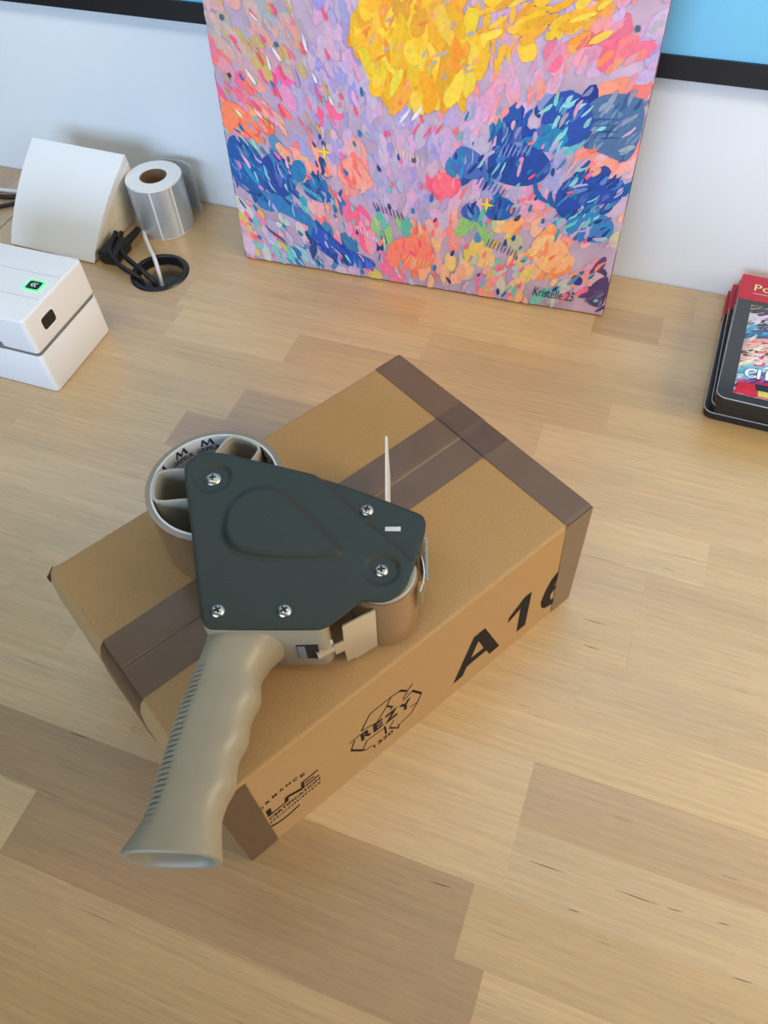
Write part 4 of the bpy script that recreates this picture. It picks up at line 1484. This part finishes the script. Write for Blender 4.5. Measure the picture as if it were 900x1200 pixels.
hz = 0.0
cable('cable', [(-0.86, 0.694, 0.0032), (-0.78, 0.7015, 0.0032), (-0.70, 0.715, 0.0032), (-0.63, 0.712, 0.0032), (-0.597, 0.690, 0.004), (-0.577, 0.662, 0.0065),
                (-0.557, 0.640, 0.0080), (-0.541, 0.624, 0.0060), (-0.533, 0.614, -0.004), (-0.531, 0.610, -0.03), (-0.53, 0.608, -0.10)], 0.0024, M_CABLEW,
      'white cable curving into the desk grommet')
cable('cable', [(-0.598, 0.640, 0.020), (-0.590, 0.612, 0.018), (-0.576, 0.600, 0.0125),
                (-0.562, 0.595, 0.0085), (-0.552, 0.594, 0.0055), (-0.545, 0.595, -0.004), (-0.543, 0.596, -0.04), (-0.543, 0.597, -0.10)], 0.0029, M_CABLE,
      'black cable bending down the left rim of the grommet')
cable('cable', [(-0.86, 0.684, 0.003), (-0.80, 0.686, 0.003), (-0.745, 0.7035, 0.003), (-0.69, 0.7065, 0.003), (-0.64, 0.704, 0.003)], 0.0028, M_CABLE,
      'black cable beside the white cable at the left picture edge')
cable('cable', [(-0.86, 0.640, 0.0026), (-0.80, 0.662, 0.0026), (-0.750, 0.6945, 0.0026), (-0.69, 0.6985, 0.0024)], 0.0024, M_CABLE,
      'thin black cable slanting out from behind the label stack')
cable('cable', [(-0.600, 0.650, 0.012), (-0.588, 0.628, 0.013), (-0.571, 0.612, 0.0115), (-0.553, 0.604, 0.0085), (-0.540, 0.600, 0.0035), (-0.528, 0.597, -0.012), (-0.522, 0.596, -0.10)], 0.0030, M_CABLE,
      'black power cable leading from the plug into the grommet')
# black plug lump tucked beside the label stack
pl = tag(empty('power_plug', (-0.592, 0.625, 0.0)), 'black power plug lying beside the white label stack', 'plug')
pb = box('plug_body', (-0.013, -0.020, 0.0003), (0.011, 0.016, 0.0165), M_CABLE, pl, bevel=0.004)
lathe('strain_relief', [(0.0, -0.013), (0.0050, -0.013), (0.0036, 0.013), (0.0, 0.013)], M_CABLE, pl, n=16).matrix_local = Matrix.Translation((0.006, 0.027, 0.010)) @ Matrix.Rotation(math.radians(-90), 4, 'X')

# ------------------------------------------------------------------ stacked card packs at the right edge
PKW, PKL = 0.112, 0.178
LAY = [(0.0742, 0.5662, 1.2), (0.0785, 0.5645, 0.4), (0.0795, 0.5600, 1.4), (0.0780, 0.5556, 2.0)]
ORD = ['lowest', 'second lowest', 'second from the top', '']
for i, (px, py, rz) in enumerate(LAY):
    z0 = 0.0003 + i * 0.0102
    lab = 'black card pack with red header, %s of the stack by the wall' % ORD[i] if i < 3 else 'topmost black and red card pack showing its printed foil booster'
    pk = tag(empty('card_pack', (px, py, z0), (0, 0, math.radians(-rz))), lab, 'card pack', 'card packs stacked by the wall')
    prism('tray', round_rect(0.0012, 0.0012, PKW - 0.0012, PKL - 0.0012, 0.008), 0, 0.0088, M_CARDBLK, pk, bevel=0.0008)
    prism('flange', round_rect(0, 0, PKW, PKL, 0.009), 0.0088, 0.0094, M_CUT, pk)
    prism('card_face', round_rect(0.0005, 0.0005, PKW - 0.0005, PKL - 0.001, 0.0085), 0.0094, 0.0099, M_CARDGRY, pk)
    prism('header', round_rect(-0.0003, PKL - 0.0385, PKW + 0.0003, PKL + 0.0002, 0.0012), 0.0015, 0.01005, M_RED, pk)
    if i == 3:
        # pillow-shaped booster
        bx0, bx1, by0, by1 = 0.0135, 0.0985, 0.008, PKL - 0.045
        nx, ny = 14, 18
        vs, fs = [], []
        for a in range(nx + 1):
            for b in range(ny + 1):
                s, t = a / nx, b / ny
                z = 0.0100 + 0.0045 * (math.sin(PI * s) ** 0.5) * (math.sin(PI * t) ** 0.35 if 0 < t < 1 else 0)
                vs.append((bx0 + (bx1 - bx0) * s, by0 + (by1 - by0) * t, z))
        for a in range(nx):
            for b in range(ny):
                q = a * (ny + 1) + b
                fs.append((q, q + ny + 1, q + ny + 2, q + 1))
        bo = mesh('booster_pack', vs, fs, mat('booster_foil', C(206, 200, 206), 0.25), pk, smooth=True)
        Z = Painter(clip=(bx0 * 1000, by0 * 1000, bx1 * 1000, by1 * 1000))
        X_ = lambda u_: (bx0 + (bx1 - bx0) * u_) * 1000
        Y_ = lambda v_: (by0 + (by1 - by0) * v_) * 1000
        bands = [(0.93, [(70, 70, 78), (150, 150, 150)]), (0.83, [(60, 55, 70), (210, 200, 225), (225, 185, 70)]), (0.73, [(200, 190, 220), (60, 60, 80), (80, 80, 100)]),
                 (0.63, [(70, 165, 215), (110, 195, 230), (60, 90, 130)]), (0.53, [(235, 120, 95), (240, 215, 205), (230, 170, 160)]),
                 (0.43, [(240, 220, 205), (235, 200, 190), (60, 50, 60), (225, 90, 80)]), (0.33, [(235, 205, 205), (205, 70, 110), (240, 225, 210)]),
                 (0.23, [(110, 190, 215), (70, 150, 195), (200, 220, 230)]), (0.12, [(70, 50, 110), (190, 80, 130), (110, 60, 120)]), (0.04, [(215, 90, 120), (190, 30, 60)])]
        for v_, cols in bands:
            for q in range(30):
                Z.dab(X_(rnd.uniform(0, 1)), Y_(v_ + rnd.uniform(-0.055, 0.055)), rnd.uniform(14, 34), rnd.uniform(3, 7), rnd.uniform(0.15, 0.7), jc(rnd.choice(cols), 10), rnd.uniform(-0.4, 0.4), 0.5)
        def panel(q, col, k=8):
            A0, B0, C0, D0 = [Vector(p_) for p_ in q]
            g_ = lambda u_, v_: tuple((A0 * (1 - u_) + B0 * u_) * (1 - v_) + (D0 * (1 - u_) + C0 * u_) * v_)
            for i_ in range(k):
                for j_ in range(k):
                    Z.poly([g_(i_ / k, j_ / k), g_((i_ + 1) / k, j_ / k), g_((i_ + 1) / k, (j_ + 1) / k), g_(i_ / k, (j_ + 1) / k)], col)
                    Z.n -= 1
            Z.n += 60
        panel([(X_(0.19), Y_(0.055)), (X_(0.97), Y_(0.055)), (X_(0.97), Y_(0.115)), (X_(0.19), Y_(0.115))], (44, 30, 52), 12)
        panel([(X_(0.01), Y_(0.008)), (X_(0.22), Y_(0.008)), (X_(0.19), Y_(0.105)), (X_(0.03), Y_(0.115))], (196, 30, 52))
        panel([(X_(0.24), Y_(0.008)), (X_(0.34), Y_(0.008)), (X_(0.33), Y_(0.055)), (X_(0.235), Y_(0.055))], (200, 190, 80))
        Z.n += 300
        Z.geo(fit_text('CHAOS', X_(0.07) - 0.6, Y_(0.165) - 0.8, 50, 13.5, bold=0.06), (60, 100, 150))
        Z.geo(fit_text('CHAOS', X_(0.07), Y_(0.165), 48.5, 12, bold=0.035), (238, 244, 248))
        Z.geo(fit_text('10 CARTES', X_(0.33), Y_(0.066), 38, 5, bold=0.02), (240, 240, 235))

        def lift(x, y, d):
            s = min(1, max(0, (x / 1000 - bx0) / (bx1 - bx0)))
            t = min(1, max(0, (y / 1000 - by0) / (by1 - by0)))
            z = 0.0100 + 0.0045 * (math.sin(PI * s) ** 0.5 if 0 < s < 1 else 0) * (math.sin(PI * t) ** 0.35 if 0 < t < 1 else 0)
            return (x / 1000, y / 1000, z + 0.0002 + d)
        Z.build('printed_front', M_PACKART, bo, lift)
        vs, fs = fit_text('Pok\u00e9mon', 0.0125, PKL - 0.0235, 0.060, 0.0110, bold=0.03)
        mesh('brand_word', [(x, y, 0.01016) for x, y in vs], fs, mat('brand_word_dark', C(60, 40, 30), 0.4), pk)
        vs, fs = fit_text('Pok\u00e9mon', 0.0130, PKL - 0.0232, 0.059, 0.0102, bold=0.005)
        mesh('brand_word', [(x, y, 0.01022) for x, y in vs], fs, mat('brand_word_gold', C(226, 204, 150), 0.35), pk)
        vs, fs = stroke2d([(0.0125, PKL - 0.0275), (0.06, PKL - 0.0275), (0.09, PKL - 0.0275)], 0.0007)
        mesh('brand_rule', [(x, y, 0.0102) for x, y in vs], fs, M_CUT, pk)
